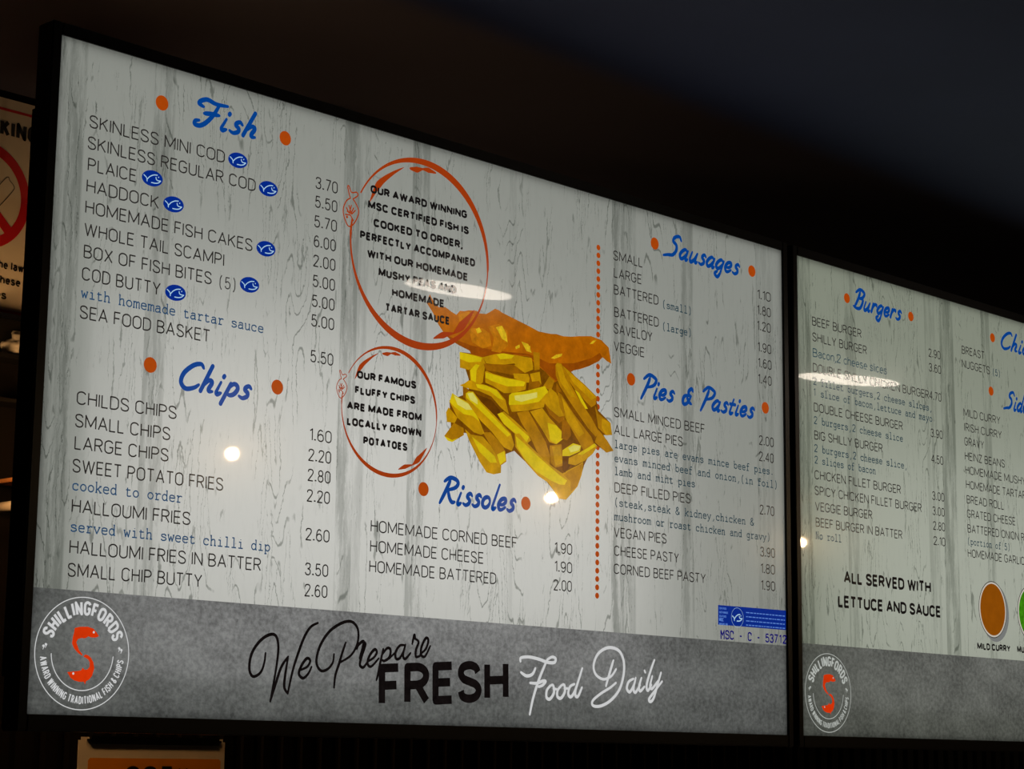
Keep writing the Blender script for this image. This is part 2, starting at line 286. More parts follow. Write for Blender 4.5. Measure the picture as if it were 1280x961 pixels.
BRUSH = {' ': (30, ''), 'i': (20, "M9 46L4 10C4 10 8 -2 19 5M12 67L13 72"), 's': (32, "M31 40C31 40 22 49 13 42 13 32 24 22 25 8 13 -1 0 5"), 'h': (38, "M14 102L2 0M5 22C5 22 16 44 26 44 29 34 25 14 28 4 38 5"),
 'p': (40, "M12 46L0 -36M8 28C8 28 20 47 32 44 38 30 32 10 20 2 7 8"), 'o': (36, "M33 24A17 22 16 22 10 375"), 'l': (20, "M14 102L4 12C4 12 8 -2 19 5"), 'e': (34, "M3 20C3 20 20 22 29 34 24 47 8 42 0 20 8 1 20 1 33 12"),
 'a': (42, "M34 38C34 38 22 49 8 38 0 18 8 1 20 6 32 26 36 45M36 45L32 12C32 12 34 -1 42 5"), 'u': (42, "M7 46L2 14C2 14 8 -2 18 3 28 18 35 45M35 45L31 12C31 12 34 -1 42 5"), 'g': (40, "M34 38C34 38 22 49 8 38 0 18 8 2 20 8 32 26 36 45M36 45L29 -18C29 -18 20 -38 6 -32 2 -22 12 -12"),
 'r': (32, "M8 46L3 0M6 22C6 22 14 42 24 46 30 43 31 36"), 't': (28, "M15 72L7 12C7 12 11 -2 24 5M0 46L28 47"), 'c': (32, "M30 38C30 38 20 49 8 40 0 20 6 2 18 1 31 11"), 'k': (38, "M14 102L2 0M32 44C32 44 18 32 6 22M12 28C12 28 22 6 30 0 38 4"), 'n': (40, "M8 46L3 0M6 22C6 22 16 43 27 44 31 34 27 14 30 4 39 5"),
 'd': (42, "M33 36C33 36 22 49 8 38 0 18 8 1 20 6 32 24 35 40M44 102L32 12C32 12 34 -1 42 5"),
 'F': (72, "M14 70C14 70 -2 78 2 92 18 102 46 94 80 98M56 96C56 96 50 50 38 12 24 -8 8 -8 6 6 16 12M22 44C22 44 44 50 66 52"), 'C': (60, "M58 88C58 88 46 102 24 92 4 58 4 22 24 0 48 8 60 22"),
 'R': (66, "M26 92C26 92 18 50 4 -6M2 84C2 84 22 102 48 98 62 84 54 64 22 50M26 50C26 50 40 20 54 4 66 6"), 'S': (60, "M60 84C60 84 46 102 24 92 22 72 40 58 46 34 34 8 10 2 -12 -6"),
 'P': (58, "M30 92C30 92 24 50 8 -16M0 80C0 80 22 104 48 98 64 84 56 58 28 44"), 'B': (60, "M28 92C28 92 22 50 8 0M0 84C0 84 22 104 46 98 58 84 48 62 22 54M22 54C22 54 52 54 54 28 44 2 22 -2 0 6"),
 '&': (50, "M44 68C44 68 36 80 24 70 24 54 36 46M36 46C36 46 8 40 2 20 10 0 28 8 40 44M20 36C20 36 34 16 50 6")}
SANS = {k: (a, G(s)) for k, (a, s) in SANS.items()}; TYPE = {k: (50, G(s)) for k, s in TYPE.items()}; BRUSH = {k: (a, G(s)) for k, (a, s) in BRUSH.items()}
def layout(text, x, y, w, cap, style, weight):
    """-> polylines in mm so that the inked width is w and the capitals stand cap high"""
    u = cap/100.0; lines = []; run = fix = 0.0    # run: widths that stretch with the word; fix: stroke weight and letter gaps, which do not
    wt = weight/u                                # stroke weight in glyph units
    gap = {'thin': 13, 'thinteal': 12, 'bold': 9}.get(style, 0)
    block = style in ('thin', 'bold', 'thinteal')
    for ch in text:
        if style.startswith('type'):
            a, st = TYPE.get(ch) or SANS[ch]
            if ch not in TYPE: st = [[(px+(50-a)/2, py) for px, py in s] for s in st]
            adv, add = 60, 0
        elif style == 'brush':
            a, st = BRUSH[ch]; adv, add = a+9, 0; st = [[(px+0.24*py, py) for px, py in s] for s in st]
        else:
            a, st = SANS[ch]; adv, add = (a, wt+gap) if ch != ' ' else (20, gap)
        lines += [[(run+px, fix, py) for px, py in s] for s in st]; run += adv; fix += add
    A = [p for s in lines for p in s]; lo = min(A, key=lambda p: p[0]+p[1]); hi = max(A, key=lambda p: p[0]+p[1])
    kx = ((w-weight)/u-(hi[1]-lo[1]))/(hi[0]-lo[0])
    if kx < 0.3: k2 = (w-weight)/u/(hi[0]+hi[1]-lo[0]-lo[1]); kx = kf = k2
    else: kf = 1.0
    ky = (cap-weight)/100.0 if block else u
    yo = weight/2 if block else 0
    return [[(x+weight/2+((pr-lo[0])*kx+(pf-lo[1])*kf)*u, y+yo+py*ky) for pr, pf, py in s] for s in lines]
def ribbon(V, F, pts, w, off, flat=False, place=None):
    """a flat pen stroke of width w (or a width per point) on the display surface"""
    P = []; ws = []
    for i, p in enumerate(pts):
        if not P or math.dist(P[-1], p) > 1e-3: P.append(p); ws.append(w[i] if isinstance(w, list) else w)
    if len(P) == 1: P.append((P[0][0], P[0][1]+0.01)); ws.append(ws[0])
    runs = []; cur = [0]
    for i in range(1, len(P)-1):
        cur.append(i); a = math.atan2(P[i][1]-P[i-1][1], P[i][0]-P[i-1][0]); b = math.atan2(P[i+1][1]-P[i][1], P[i+1][0]-P[i][0])
        if abs((b-a+math.pi) % (2*math.pi)-math.pi) > 0.75: runs.append(cur); cur = [i]
    cur.append(len(P)-1); runs.append(cur)
    off += 0.012*(len(F) % 7)                     # crossing strokes lie on top of one another, never in one plane
    def vert(px, py, up=0.0): V.append((px/1000, -(off+up)/1000, py/1000)); return len(V)-1
    ends = [0, len(P)-1]
    for r in runs:
        prev = None
        for k, i in enumerate(r):
            a = P[r[max(0, k-1)]]; b = P[r[min(len(r)-1, k+1)]]; dx, dy = b[0]-a[0], b[1]-a[1]; l = math.hypot(dx, dy) or 1
            nx, ny = -dy/l*ws[i]/2, dx/l*ws[i]/2
            q = (vert(P[i][0]+nx, P[i][1]+ny), vert(P[i][0]-nx, P[i][1]-ny))
            if prev: F.append((prev[0], prev[1], q[1], q[0]))
            prev = q
        for i in (r[0], r[-1]):
            if ws[i] < 0.05 or (i in ends and (flat or math.dist(P[0], P[-1]) < 0.5)): continue
            c = [vert(P[i][0]+ws[i]/2*math.cos(t*math.pi/5), P[i][1]+ws[i]/2*math.sin(t*math.pi/5), 0.1+0.01*(i % 3)) for t in range(10)]
            F.append(tuple(c))
def disc(V, F, x, y, rx, ry=None, off=0.5, n=24, rot=0.0):
    ry = ry or rx; i0 = len(V); c, s = math.cos(rot), math.sin(rot)
    for k in range(n):
        a = 2*math.pi*k/n; px, py = rx*math.cos(a), ry*math.sin(a); V.append(((x+px*c-py*s)/1000, -off/1000, (y+px*s+py*c)/1000))
    F.append(tuple(range(i0, i0+n)))
def poly(V, F, pts, off):
    i0 = len(V); V.extend((p[0]/1000, -off/1000, p[1]/1000) for p in pts)
    from mathutils.geometry import tessellate_polygon
    F.extend(tuple(i0+j for j in t) for t in tessellate_polygon([[Vector((p[0], p[1], 0)) for p in pts]]))
def ring_shape(V, F, cx, cy, r, width, a0, a1, off, n=120):
    pts = []; ws = []
    for k in range(n+1):
        a = a0+(a1-a0)*k/n; pts.append((cx+r*math.cos(a), cy+r*math.sin(a))); ws.append(width(a))
    ribbon(V, F, pts, ws, off)

# ------------------------------------------------------------------ the displays' layout, in mm from each display's lower left corner
TEXT = [
(0,'menu_lettering','thin','SKINLESS MINI COD',38.5,591.6,174.2,13.9),
(0,'menu_lettering','thin','SKINLESS REGULAR COD',37.7,568.9,218.5,13.9),
(0,'menu_lettering','thin','PLAICE',38.9,546.2,60.2,13.9),
(0,'menu_lettering','thin','HADDOCK',38.6,523.7,90.2,13.9),
(0,'menu_lettering','thin','HOMEMADE FISH CAKES',38.4,501.5,216.2,13.9),
(0,'menu_lettering','thin','WHOLE TAIL SCAMPI',38.5,478.2,178.4,13.9),
(0,'menu_lettering','thin','BOX OF FISH BITES',39.1,455.3,162.1,13.9),
(0,'menu_lettering','thin','COD BUTTY',38.3,432.2,97.1,13.9),
(0,'menu_lettering','thin','SEA FOOD BASKET',38.1,392.7,163.7,13.9),
(0,'menu_lettering','thin','CHILDS CHIPS',39.3,305.4,123.1,13.9),
(0,'menu_lettering','thin','SMALL CHIPS',38.8,282.4,116.6,13.9),
(0,'menu_lettering','thin','LARGE CHIPS',39.3,260.1,115.0,13.9),
(0,'menu_lettering','thin','SWEET POTATO FRIES',38.4,237.1,188.0,13.9),
(0,'menu_lettering','thin','HALLOUMI FRIES',39.5,197.2,145.9,13.9),
(0,'menu_lettering','thin','HALLOUMI FRIES IN BATTER',39.3,156.6,241.4,13.9),
(0,'menu_lettering','thin','SMALL CHIP BUTTY',38.7,133.9,164.6,13.9),
(0,'menu_lettering','type','(5)',211.7,454.8,21.5,12),
(0,'menu_note_lettering','typeblue','with homemade tartar sauce',37.6,414.6,235.9,10.2),
(0,'menu_note_lettering','typeblue','cooked to order',39.2,219.9,134.8,10.2),
(0,'menu_note_lettering','typeblue','served with sweet chilli dip',39.8,178.9,252.6,10.2),
(0,'price_lettering','thin','3.70',341.2,590.8,33.1,13.9),
(0,'price_lettering','thin','5.50',341.3,568.9,33.1,13.9),
(0,'price_lettering','thin','5.70',340.9,546.2,33.6,13.9),
(0,'price_lettering','thin','6.00',341.1,523.4,32.6,13.9),
(0,'price_lettering','thin','2.00',341.0,500.9,32.9,13.9),
(0,'price_lettering','thin','5.00',341.2,477.8,32.8,13.9),
(0,'price_lettering','thin','5.00',340.8,455.1,33.4,13.9),
(0,'price_lettering','thin','5.00',340.7,432.8,33.6,13.9),
(0,'price_lettering','thin','5.50',341.0,392.4,33.5,13.9),
(0,'price_lettering','thin','1.60',343.0,304.9,32.1,13.9),
(0,'price_lettering','thin','2.20',342.0,282.1,33.2,13.9),
(0,'price_lettering','thin','2.80',341.9,259.9,33.2,13.9),
(0,'price_lettering','thin','2.20',341.5,237.2,33.4,13.9),
(0,'price_lettering','thin','2.60',341.3,194.8,34.5,13.9),
(0,'price_lettering','thin','3.50',341.8,156.9,33.5,13.9),
(0,'price_lettering','thin','2.60',342.1,133.9,32.8,13.9),
(0,'slogan_lettering','bold','OUR AWARD WINNING',424.1,602.8,156.4,9.9),
(0,'slogan_lettering','bold','MSC CERTIFIED FISH IS',420.7,583.6,163.3,9.9),
(0,'slogan_lettering','bold','COOKED TO ORDER,',429.9,563.9,144.3,9.9),
(0,'slogan_lettering','bold','PERFECTLY ACCOMPANIED',409.6,545.7,185.7,9.9),
(0,'slogan_lettering','bold','WITH OUR HOMEMADE',421.2,526.0,162.6,9.9),
(0,'slogan_lettering','bold','MUSHY PEAS AND',439.4,507.2,125.4,9.9),
(0,'slogan_lettering','bold','HOMEMADE',460.9,487.0,84.5,9.9),
(0,'slogan_lettering','bold','TARTAR SAUCE',450.8,467.7,103.9,9.9),
(0,'slogan_lettering','bold','OUR FAMOUS',410.3,383.7,91.9,9.4),
(0,'slogan_lettering','bold','FLUFFY CHIPS',407.7,365.6,93.3,9.4),
(0,'slogan_lettering','bold','ARE MADE FROM',396.3,346.6,115.4,9.4),
(0,'slogan_lettering','bold','LOCALLY GROWN',396.9,328.6,114.6,9.4),
(0,'slogan_lettering','bold','POTATOES',422.0,309.6,68.1,9.4),
(0,'menu_lettering','thin','HOMEMADE CORNED BEEF',436.3,212.1,236.9,13.9),
(0,'menu_lettering','thin','HOMEMADE CHEESE',436.1,189.4,180.6,13.9),
(0,'menu_lettering','thin','HOMEMADE BATTERED',435.5,166.7,202.8,13.9),
(0,'price_lettering','thin','1.90',739.7,212.1,32.0,13.7),
(0,'price_lettering','thin','1.90',739.9,189.2,31.9,13.7),
(0,'price_lettering','thin','2.00',738.4,166.4,32.9,13.7),
(0,'menu_lettering','thin','SMALL',847.3,600.7,58.5,13.2),
(0,'menu_lettering','thin','LARGE',848.4,577.8,55.3,13.2),
(0,'menu_lettering','thin','BATTERED',848.5,555.5,89.3,13.2),
(0,'menu_lettering','thin','BATTERED',849.2,525.9,89.2,13.2),
(0,'menu_lettering','thin','SAVELOY',848.6,504.1,76.6,13.2),
(0,'menu_lettering','thin','VEGGIE',848.7,481.0,60.6,13.2),
(0,'menu_lettering','thin','SMALL MINCED BEEF',849.7,395.1,184.0,13.2),
(0,'menu_lettering','thin','ALL LARGE PIES',849.8,372.4,137.4,13.2),
(0,'menu_lettering','thin','DEEP FILLED PIES',850.7,298.0,152.4,13.2),
(0,'menu_lettering','thin','VEGAN PIES',849.5,240.8,104.0,13.2),
(0,'menu_lettering','thin','CHEESE PASTY',850.3,217.5,128.1,13.2),
(0,'menu_lettering','thin','CORNED BEEF PASTY',849.7,194.6,184.1,13.2),
(0,'menu_note_lettering','typeteal','(small)',947.5,554.3,57.4,9.6),
(0,'menu_note_lettering','typeteal','(large)',947.4,524.2,57.3,9.6),
(0,'menu_note_lettering','typeteal','large pies are evans mince beef pies.',850.5,355.6,332.2,9.6),
(0,'menu_note_lettering','typeteal','evans minced beef and onion,(in foil)',850.5,337.7,341.0,9.6),
(0,'menu_note_lettering','typeteal','lamb and mint pies',850.6,321.0,161.8,9.6),
(0,'menu_note_lettering','typeteal','(steak,steak & kidney,chicken &',852.4,281.2,287.5,9.6),
(0,'menu_note_lettering','typeteal','mushroom or roast chicken and gravy)',849.4,263.1,324.3,9.6),
(0,'price_lettering','thin','1.10',1152.1,600.7,31.1,13.6),
(0,'price_lettering','thin','1.80',1151.8,578.4,31.0,13.6),
(0,'price_lettering','thin','1.20',1151.4,556.0,31.0,13.6),
(0,'price_lettering','thin','1.90',1152.1,525.7,30.9,13.6),
(0,'price_lettering','thin','1.60',1152.5,503.3,30.9,13.6),
(0,'price_lettering','thin','1.40',1152.2,480.6,30.8,13.6),
(0,'price_lettering','thin','2.00',1152.7,394.3,33.5,13.6),
(0,'price_lettering','thin','2.40',1152.3,371.8,33.4,13.6),
(0,'price_lettering','thin','2.70',1152.7,297.9,32.9,13.6),
(0,'price_lettering','thin','3.90',1152.9,240.0,33.2,13.6),
(0,'price_lettering','thin','1.80',1153.7,217.1,32.0,13.6),
(0,'price_lettering','thin','1.90',1154.1,194.3,31.5,13.6),
(0,'certificate_number','typenavy','MSC - C - 53712',1063.4,124.5,146.7,10.3),
(0,'heading_lettering','brush','Fish',167.8,628.4,87.3,28),
(0,'heading_lettering','brush','Chips',163.7,339.6,98.1,28),
(0,'heading_lettering','brush','Rissoles',540.5,256.7,132.0,29),
(0,'heading_lettering','brush','Sausages',945.6,627.6,169.0,29),
(0,'heading_lettering','brush','Pies & Pasties',899.8,430.2,245.2,28),
(1,'menu_lettering','thin','BEEF BURGER',35.9,583.3,123.4,13.2),
(1,'menu_lettering','thin','SHILLY BURGER',36.2,560.2,136.4,13.2),
(1,'menu_lettering','thin','DOUBLE SHILLY CHICKEN BURGER',36.4,515.2,300.7,13.2),
(1,'menu_lettering','thin','DOUBLE CHEESE BURGER',37.2,457.5,226.2,13.2),
(1,'menu_lettering','thin','BIG SHILLY BURGER',37.1,417.2,171.5,13.2),
(1,'menu_lettering','thin','CHICKEN FILLET BURGER',36.5,360.1,217.7,13.2),
(1,'menu_lettering','thin','SPICY CHICKEN FILLET BURGER',36.3,337.5,273.0,13.2),
(1,'menu_lettering','thin','VEGGIE BURGER',36.6,314.9,141.6,13.2),
(1,'menu_lettering','thin','BEEF BURGER IN BATTER',37.4,292.3,218.0,13.2),
(1,'menu_lettering','thin','BREAST',434.5,601.0,67.0,13.2),
(1,'menu_lettering','thin','NUGGETS',433.4,578.8,83.3,13.2),
(1,'menu_lettering','thin','MILD CURRY',434.7,500.8,108.8,13.2),
(1,'menu_lettering','thin','IRISH CURRY',435.6,477.7,110.9,13.2),
(1,'menu_lettering','thin','GRAVY',435.0,455.0,56.9,13.2),
(1,'menu_lettering','thin','HEINZ BEANS',434.9,431.8,118.3,13.2),
(1,'menu_lettering','thin','HOMEMADE MUSHY PEAS',435.3,409.8,237.6,13.2),
(1,'menu_lettering','thin','HOMEMADE TARTAR SAUCE',436.2,387.0,244.3,13.2),
(1,'menu_lettering','thin','BREAD ROLL',436.6,363.6,109.8,13.2),
(1,'menu_lettering','thin','GRATED CHEESE',436.5,341.4,143.3,13.2),
(1,'menu_lettering','thin','BATTERED ONION RINGS',436.9,318.1,209.6,13.2),
(1,'menu_lettering','thin','HOMEMADE GARLIC',435.4,279.7,168.5,13.2),
(1,'menu_note_lettering','typeteal','2 fillet burgers,2 cheese slices,',36.8,497.1,306.1,10),
(1,'menu_note_lettering','typeteal','1 slice of bacon,lettuce and mayo',37.3,480.9,307.4,10),
(1,'menu_note_lettering','typeteal','2 burgers,2 cheese slice',36.7,440.3,226.0,10),
(1,'menu_note_lettering','typeteal','2 burgers,2 cheese slice,',36.6,399.8,234.2,10),
(1,'menu_note_lettering','typeteal','2 slices of bacon',37.1,383.3,152.8,10),
(1,'menu_note_lettering','typeteal','No roll',36.5,275.2,62.9,10),
(1,'menu_note_lettering','typeteal','(5)',526.0,579.6,20.4,10),
(1,'menu_note_lettering','typeteal','(portion of 5)',437.4,299.9,121.7,10),
(1,'menu_note_lettering','thinteal','Bacon,2 cheese slices',36.5,537.2,187.4,13),
(1,'price_lettering','thin','2.90',339.1,582.0,33.1,13.4),
(1,'price_lettering','thin','3.60',339.1,559.1,34.1,13.4),
(1,'price_lettering','thin','4.70',338.2,515.2,33.5,13.4),
(1,'price_lettering','thin','3.90',339.5,456.8,33.5,13.4),
(1,'price_lettering','thin','4.50',339.2,416.6,33.4,13.4),
(1,'price_lettering','thin','3.00',339.2,359.8,33.8,13.4),
(1,'price_lettering','thin','3.00',339.1,336.6,33.3,13.4),
(1,'price_lettering','thin','2.80',339.6,314.0,33.2,13.4),
(1,'price_lettering','thin','2.10',339.6,291.0,33.2,13.4),
(1,'slogan_lettering','bold','ALL SERVED WITH',103.5,216.8,225.8,17.8),
(1,'slogan_lettering','bold','LETTUCE AND SAUCE',88.3,181.4,266.8,17.8),
(1,'sauce_name_lettering','bold','MILD CURRY',455.3,138.5,97.2,10.8),
(1,'sauce_name_lettering','bold','MU',572.9,138.8,22.1,10.8),
(1,'heading_lettering','brush','Burgers',137.7,627.6,131.1,28),
(1,'heading_lettering','brush','Chicken',552.6,628.4,150,28),
(1,'heading_lettering','brush','Sides',552.9,530.5,95,28)]
HEADING_DOTS = ([(127.6,639.2),(295.9,638.9),(126.8,358.0),(295.6,357.9),(517.2,268.6),(688.4,268.5),(930.8,638.4),(1140.8,638.3),(883.1,448.6),(1168.3,448.1)],[(124.4,638.2),(292.9,637.9),(528.4,641.1),(519.0,552.4)])
BADGES = [(230.8,599.1),(274.2,576.3),(119.3,555.2),(147.7,532.9),(273.6,508.4),(252.6,464.4),(154.9,438.9)]
FOOD = [
('base',[(572.7,438.3),(596.2,439.7),(647.1,448.3),(708.9,455.4),(728.2,436.1),(740.8,449.0),(760.2,447.3),(816.3,412.5),(819.7,399.4),(843.2,386.6),(846.6,371.2),(829.8,369.2),(848.4,351.1),(836.6,347.5),(813.3,356.0),(793.7,327.1),(787.3,310.9),(768.0,293.6),(748.9,280.8),(723.4,299.9),(679.6,323.2),(667.2,330.4),(643.1,321.2),(631.3,311.5),(589.4,342.4),(560.4,341.0),(556.7,378.1),(588.4,390.8),(588.0,407.7)]),
('fish',[(516.9,488.6),(519.0,494.2),(521.7,499.9),(525.3,495.2),(529.4,491.3),(536.9,486.6),(546.9,488.7),(552.8,486.7),(558.0,484.6),(565.9,482.3),(571.7,488.1),(579.0,488.9),(586.3,491.2),(599.6,492.7),(604.7,490.3),(616.1,491.5),(622.0,494.7),(631.0,500.5),(637.7,499.8),(643.2,497.7),(658.5,494.7),(674.0,491.7),(689.6,488.7),(708.6,484.4),(730.8,484.8),(740.4,486.1),(753.3,485.4),(767.9,487.0),(782.7,490.0),(805.8,493.6),(820.9,492.0),(826.6,491.1),(831.0,488.3),(839.5,483.9),(841.2,477.3),(844.6,463.6),(836.1,465.6),(828.0,469.4),(819.3,462.7),(802.7,454.6),(786.3,448.4),(766.7,442.7),(757.0,435.7),(737.9,424.2),(721.8,435.2),(706.0,441.7),(690.2,450.4),(665.4,447.8),(641.1,443.5),(611.1,438.2),(592.7,437.0),(588.8,442.2),(572.6,445.7),(557.9,449.8),(546.2,456.5),(536.0,466.4),(527.1,478.7)]),
('fishdark',[(546.2,456.5),(569.5,451.6),(593.1,448.8),(622.8,449.0),(653.1,450.3),(690.1,453.7),(709.0,451.0),(728.0,447.1),(773.1,453.7),(806.0,465.2),(822.6,474.5),(826.7,469.4),(819.3,462.7),(802.7,454.6),(773.2,444.7),(741.0,426.8),(721.8,435.2),(705.9,443.9),(690.2,450.8),(665.4,448.9),(641.1,443.5),(611.1,438.2),(592.7,437.0),(588.8,442.2),(572.6,445.7),(557.9,449.8)]),
('fishlight',[(619.3,476.5),(637.4,482.6),(652.7,477.4),(654.5,458.1),(641.0,447.4),(625.9,447.3),(630.1,463.1)]),
('fishlight',[(568.8,483.4),(586.3,489.5),(595.2,487.7),(580.6,481.0),(572.0,473.2)]),
('fishlight',[(586.7,469.2),(610.4,472.9),(622.5,468.4),(625.8,453.8),(610.9,448.3),(593.0,453.1)]),
('fishspot',[(632.9,477.6),(643.5,481.4),(651.2,472.8),(653.5,462.3),(643.7,465.2),(637.5,472.9)]),
('fishspot',[(731.1,454.2),(740.7,460.1),(751.9,462.9),(750.3,459.3),(737.5,454.0)]),
('fishspot',[(802.5,482.8),(809.2,488.4),(815.8,489.9),(809.2,484.3)]),
('fishspot',[(677.5,467.1),(690.0,465.7),(696.4,455.7),(687.0,456.5)]),
('fishspot',[(598.6,470.0),(604.4,473.1),(609.0,468.4),(601.6,465.1)]),
('fishspot',[(690.0,463.5),(693.7,464.1),(693.8,460.8),(690.0,460.2)]),
('fishspot',[(667.1,458.9),(674.5,462.9),(675.1,459.1),(668.4,455.9)]),
('mid',[(572.1,438.2),(587.4,438.4),(611.1,437.6),(617.2,428.9),(596.5,423.7),(587.8,418.7),(573.1,419.3)]),
('light',[(572.1,438.2),(587.4,437.7),(609.6,436.7),(608.2,431.8),(587.6,427.8),(572.9,429.9)]),
('mid',[(611.1,437.6),(632.0,444.4),(644.0,447.4),(665.4,448.5),(696.4,449.1),(699.1,438.5),(684.2,429.8),(665.6,438.0),(641.2,432.3),(617.2,431.0)]),
('light',[(635.0,444.4),(647.1,447.7),(665.4,447.6),(660.9,443.4),(641.1,439.4)]),
('dark',[(612.7,429.9),(653.4,434.7),(677.9,437.2),(684.2,429.8),(665.8,422.9),(638.4,423.3),(617.3,422.5)]),
('mid',[(665.6,435.9),(681.0,442.5),(698.1,442.8),(699.1,435.2),(684.3,428.7)]),
('mid',[(589.3,418.4),(596.4,428.0),(608.2,431.8),(614.9,426.4),(611.7,406.7),(601.4,401.0),(591.0,406.0)]),
('light',[(590.1,418.6),(599.4,427.4),(605.9,427.2),(601.0,420.1),(599.8,405.1),(592.1,407.2)]),
('mid',[(615.0,420.4),(618.0,421.9),(629.4,419.9),(656.7,418.3),(687.5,419.4),(686.1,408.3),(666.1,401.3),(647.9,398.8),(629.7,404.9),(616.1,407.3)]),
('light',[(616.8,419.8),(647.6,417.7),(686.0,418.1),(682.9,412.2),(653.8,407.8),(626.5,410.9),(616.3,413.3)]),
('mid',[(664.2,425.3),(690.5,428.5),(695.3,418.3),(687.5,417.2),(665.9,419.6)]),
('mid',[(693.6,429.0),(710.8,434.0),(714.1,418.7),(706.3,411.1),(690.7,408.9)]),
('dark',[(693.6,429.0),(697.5,419.7),(709.3,422.4),(714.1,418.7),(706.3,411.1),(690.7,408.9)]),
('middark',[(698.8,457.1),(710.5,457.8),(710.7,436.9),(701.3,434.5)]),
('dark',[(578.0,398.9),(588.3,395.0),(597.3,383.5),(579.1,384.3)]),
('hollow',[(597.2,392.0),(627.0,387.4),(642.2,376.6),(639.4,363.4),(618.3,373.5)]),
('mid',[(573.0,398.2),(580.8,401.4),(588.0,406.2),(617.7,404.3),(635.7,401.5),(651.1,390.6),(657.4,373.2),(642.1,380.9),(626.9,391.7),(605.9,395.7),(585.3,396.3)]),
('light',[(599.9,403.4),(617.7,403.9),(635.8,400.4),(648.0,390.2),(638.9,391.2),(623.8,397.7),(602.9,399.1)]),
('mid',[(555.4,369.6),(570.1,358.9),(565.9,352.1),(553.0,351.6),(551.3,362.8)]),
('middark',[(549.1,334.5),(564.5,352.0),(580.5,347.7),(581.3,339.4),(562.1,328.8)]),
('light',[(549.1,334.5),(562.1,331.2),(572.1,335.1),(562.1,328.8),(554.9,329.6)]),
('mid',[(582.9,346.7),(592.9,341.5),(613.0,341.3),(626.0,332.3),(637.3,320.5),(644.9,309.5),(644.5,301.0),(632.2,298.0),(620.2,299.0),(608.1,310.7),(598.8,322.7),(589.5,334.6)]),
('light',[(594.8,339.1),(613.2,330.8),(633.6,320.1),(637.5,312.7),(626.4,311.4),(607.9,322.4)]),
('middark',[(612.9,346.5),(625.7,348.0),(642.6,338.2),(652.1,327.4),(653.8,315.8),(643.1,309.3),(637.3,320.5),(626.0,332.3)]),
('light',[(637.3,322.5),(650.2,328.3),(652.8,317.0),(643.1,310.4)]),
('mid',[(560.8,387.1),(571.0,383.2),(588.6,380.2),(603.6,365.3),(615.8,345.6),(609.9,343.2),(598.1,344.6),(586.3,350.5),(570.1,358.9),(556.7,376.1)]),
('light',[(560.8,387.1),(573.9,382.5),(593.0,377.0),(606.7,359.3),(594.8,364.2),(580.1,364.4),(565.5,370.9),(556.7,376.1)]),
('pale',[(563.7,384.9),(574.0,381.5),(591.6,376.8),(596.1,371.7),(584.4,370.2),(569.8,374.6)]),
('mid',[(583.1,390.1),(588.3,392.9),(595.7,393.5),(609.2,383.0),(633.3,369.0),(660.8,351.1),(667.1,337.9),(662.7,329.9),(649.0,332.6),(627.7,349.2),(609.6,359.7),(591.6,374.3),(582.7,383.7)]),
('light',[(583.7,389.7),(588.3,392.5),(595.7,393.0),(607.7,381.7),(660.8,349.3),(654.8,346.1),(603.4,374.8),(584.1,384.9)]),
('pale',[(586.0,390.0),(594.8,392.1),(603.2,384.3),(603.3,379.0),(591.5,382.7)]),
('middark',[(671.1,377.7),(691.1,382.9),(706.9,365.3),(722.8,347.6),(730.9,331.1),(729.5,320.1),(716.9,320.9),(694.7,350.8),(679.0,366.2)]),
('mid',[(636.9,371.6),(648.3,376.3),(666.7,367.9),(691.5,354.7),(696.3,346.7),(688.6,341.4),(666.9,351.8),(648.5,360.3)]),
('light',[(637.8,371.7),(645.3,374.8),(666.7,363.6),(693.1,350.6),(688.6,343.6),(666.9,352.9),(648.5,361.3)]),
('mid',[(694.2,382.2),(716.0,389.4),(728.8,378.9),(751.3,365.2),(754.6,355.7),(741.9,347.0),(729.2,348.4),(716.4,362.1)]),
('light',[(725.7,372.0),(741.6,370.7),(751.9,363.1),(753.9,355.2),(741.9,347.7),(730.7,350.7)]),
('dark',[(752.7,382.0),(765.6,376.2),(769.0,361.9),(761.5,354.4),(750.8,355.4)]),
('middark',[(717.3,416.9),(728.2,430.6),(737.8,426.4),(731.6,412.3)]),
('mid',[(718.5,397.3),(723.7,409.0),(730.0,416.5),(741.2,411.4),(757.4,391.4),(755.9,380.2),(746.4,374.1),(728.8,383.3)]),
('dark',[(718.5,397.3),(728.7,389.9),(746.3,382.3),(756.9,384.7),(754.3,378.9),(746.4,374.1),(728.8,382.9)]),
('middark',[(813.0,405.3),(819.7,394.9),(843.2,386.6),(846.0,371.5),(834.9,369.3),(819.8,376.9)]),
('mid',[(826.4,390.1),(843.2,386.6),(846.0,371.5),(834.9,369.3),(826.5,377.7)]),
('middark',[(819.8,374.7),(836.6,363.2),(849.1,351.2),(835.0,347.3),(813.3,358.2)]),
('middark',[(742.8,413.8),(750.8,410.5),(773.7,389.0),(806.6,364.1),(811.6,355.8),(793.6,343.7),(773.9,364.7),(760.8,378.6),(747.8,394.6)]),
('mid',[(750.8,408.2),(773.7,386.8),(793.4,367.0),(783.6,361.4),(760.8,378.6)]),
('dark',[(741.1,424.6),(750.8,414.9),(741.2,411.4)]),
('middark',[(751.1,448.2),(766.7,441.6),(793.0,429.6),(816.2,417.0),(814.6,406.6),(806.4,401.7),(793.1,409.4),(773.4,422.4),(757.0,435.7)]),
('mid',[(753.0,447.4),(766.7,440.4),(793.0,428.4),(815.6,416.4),(806.3,411.2),(773.3,428.0)]),
('light',[(775.0,420.4),(783.2,417.0),(799.8,399.1),(793.2,398.2)]),
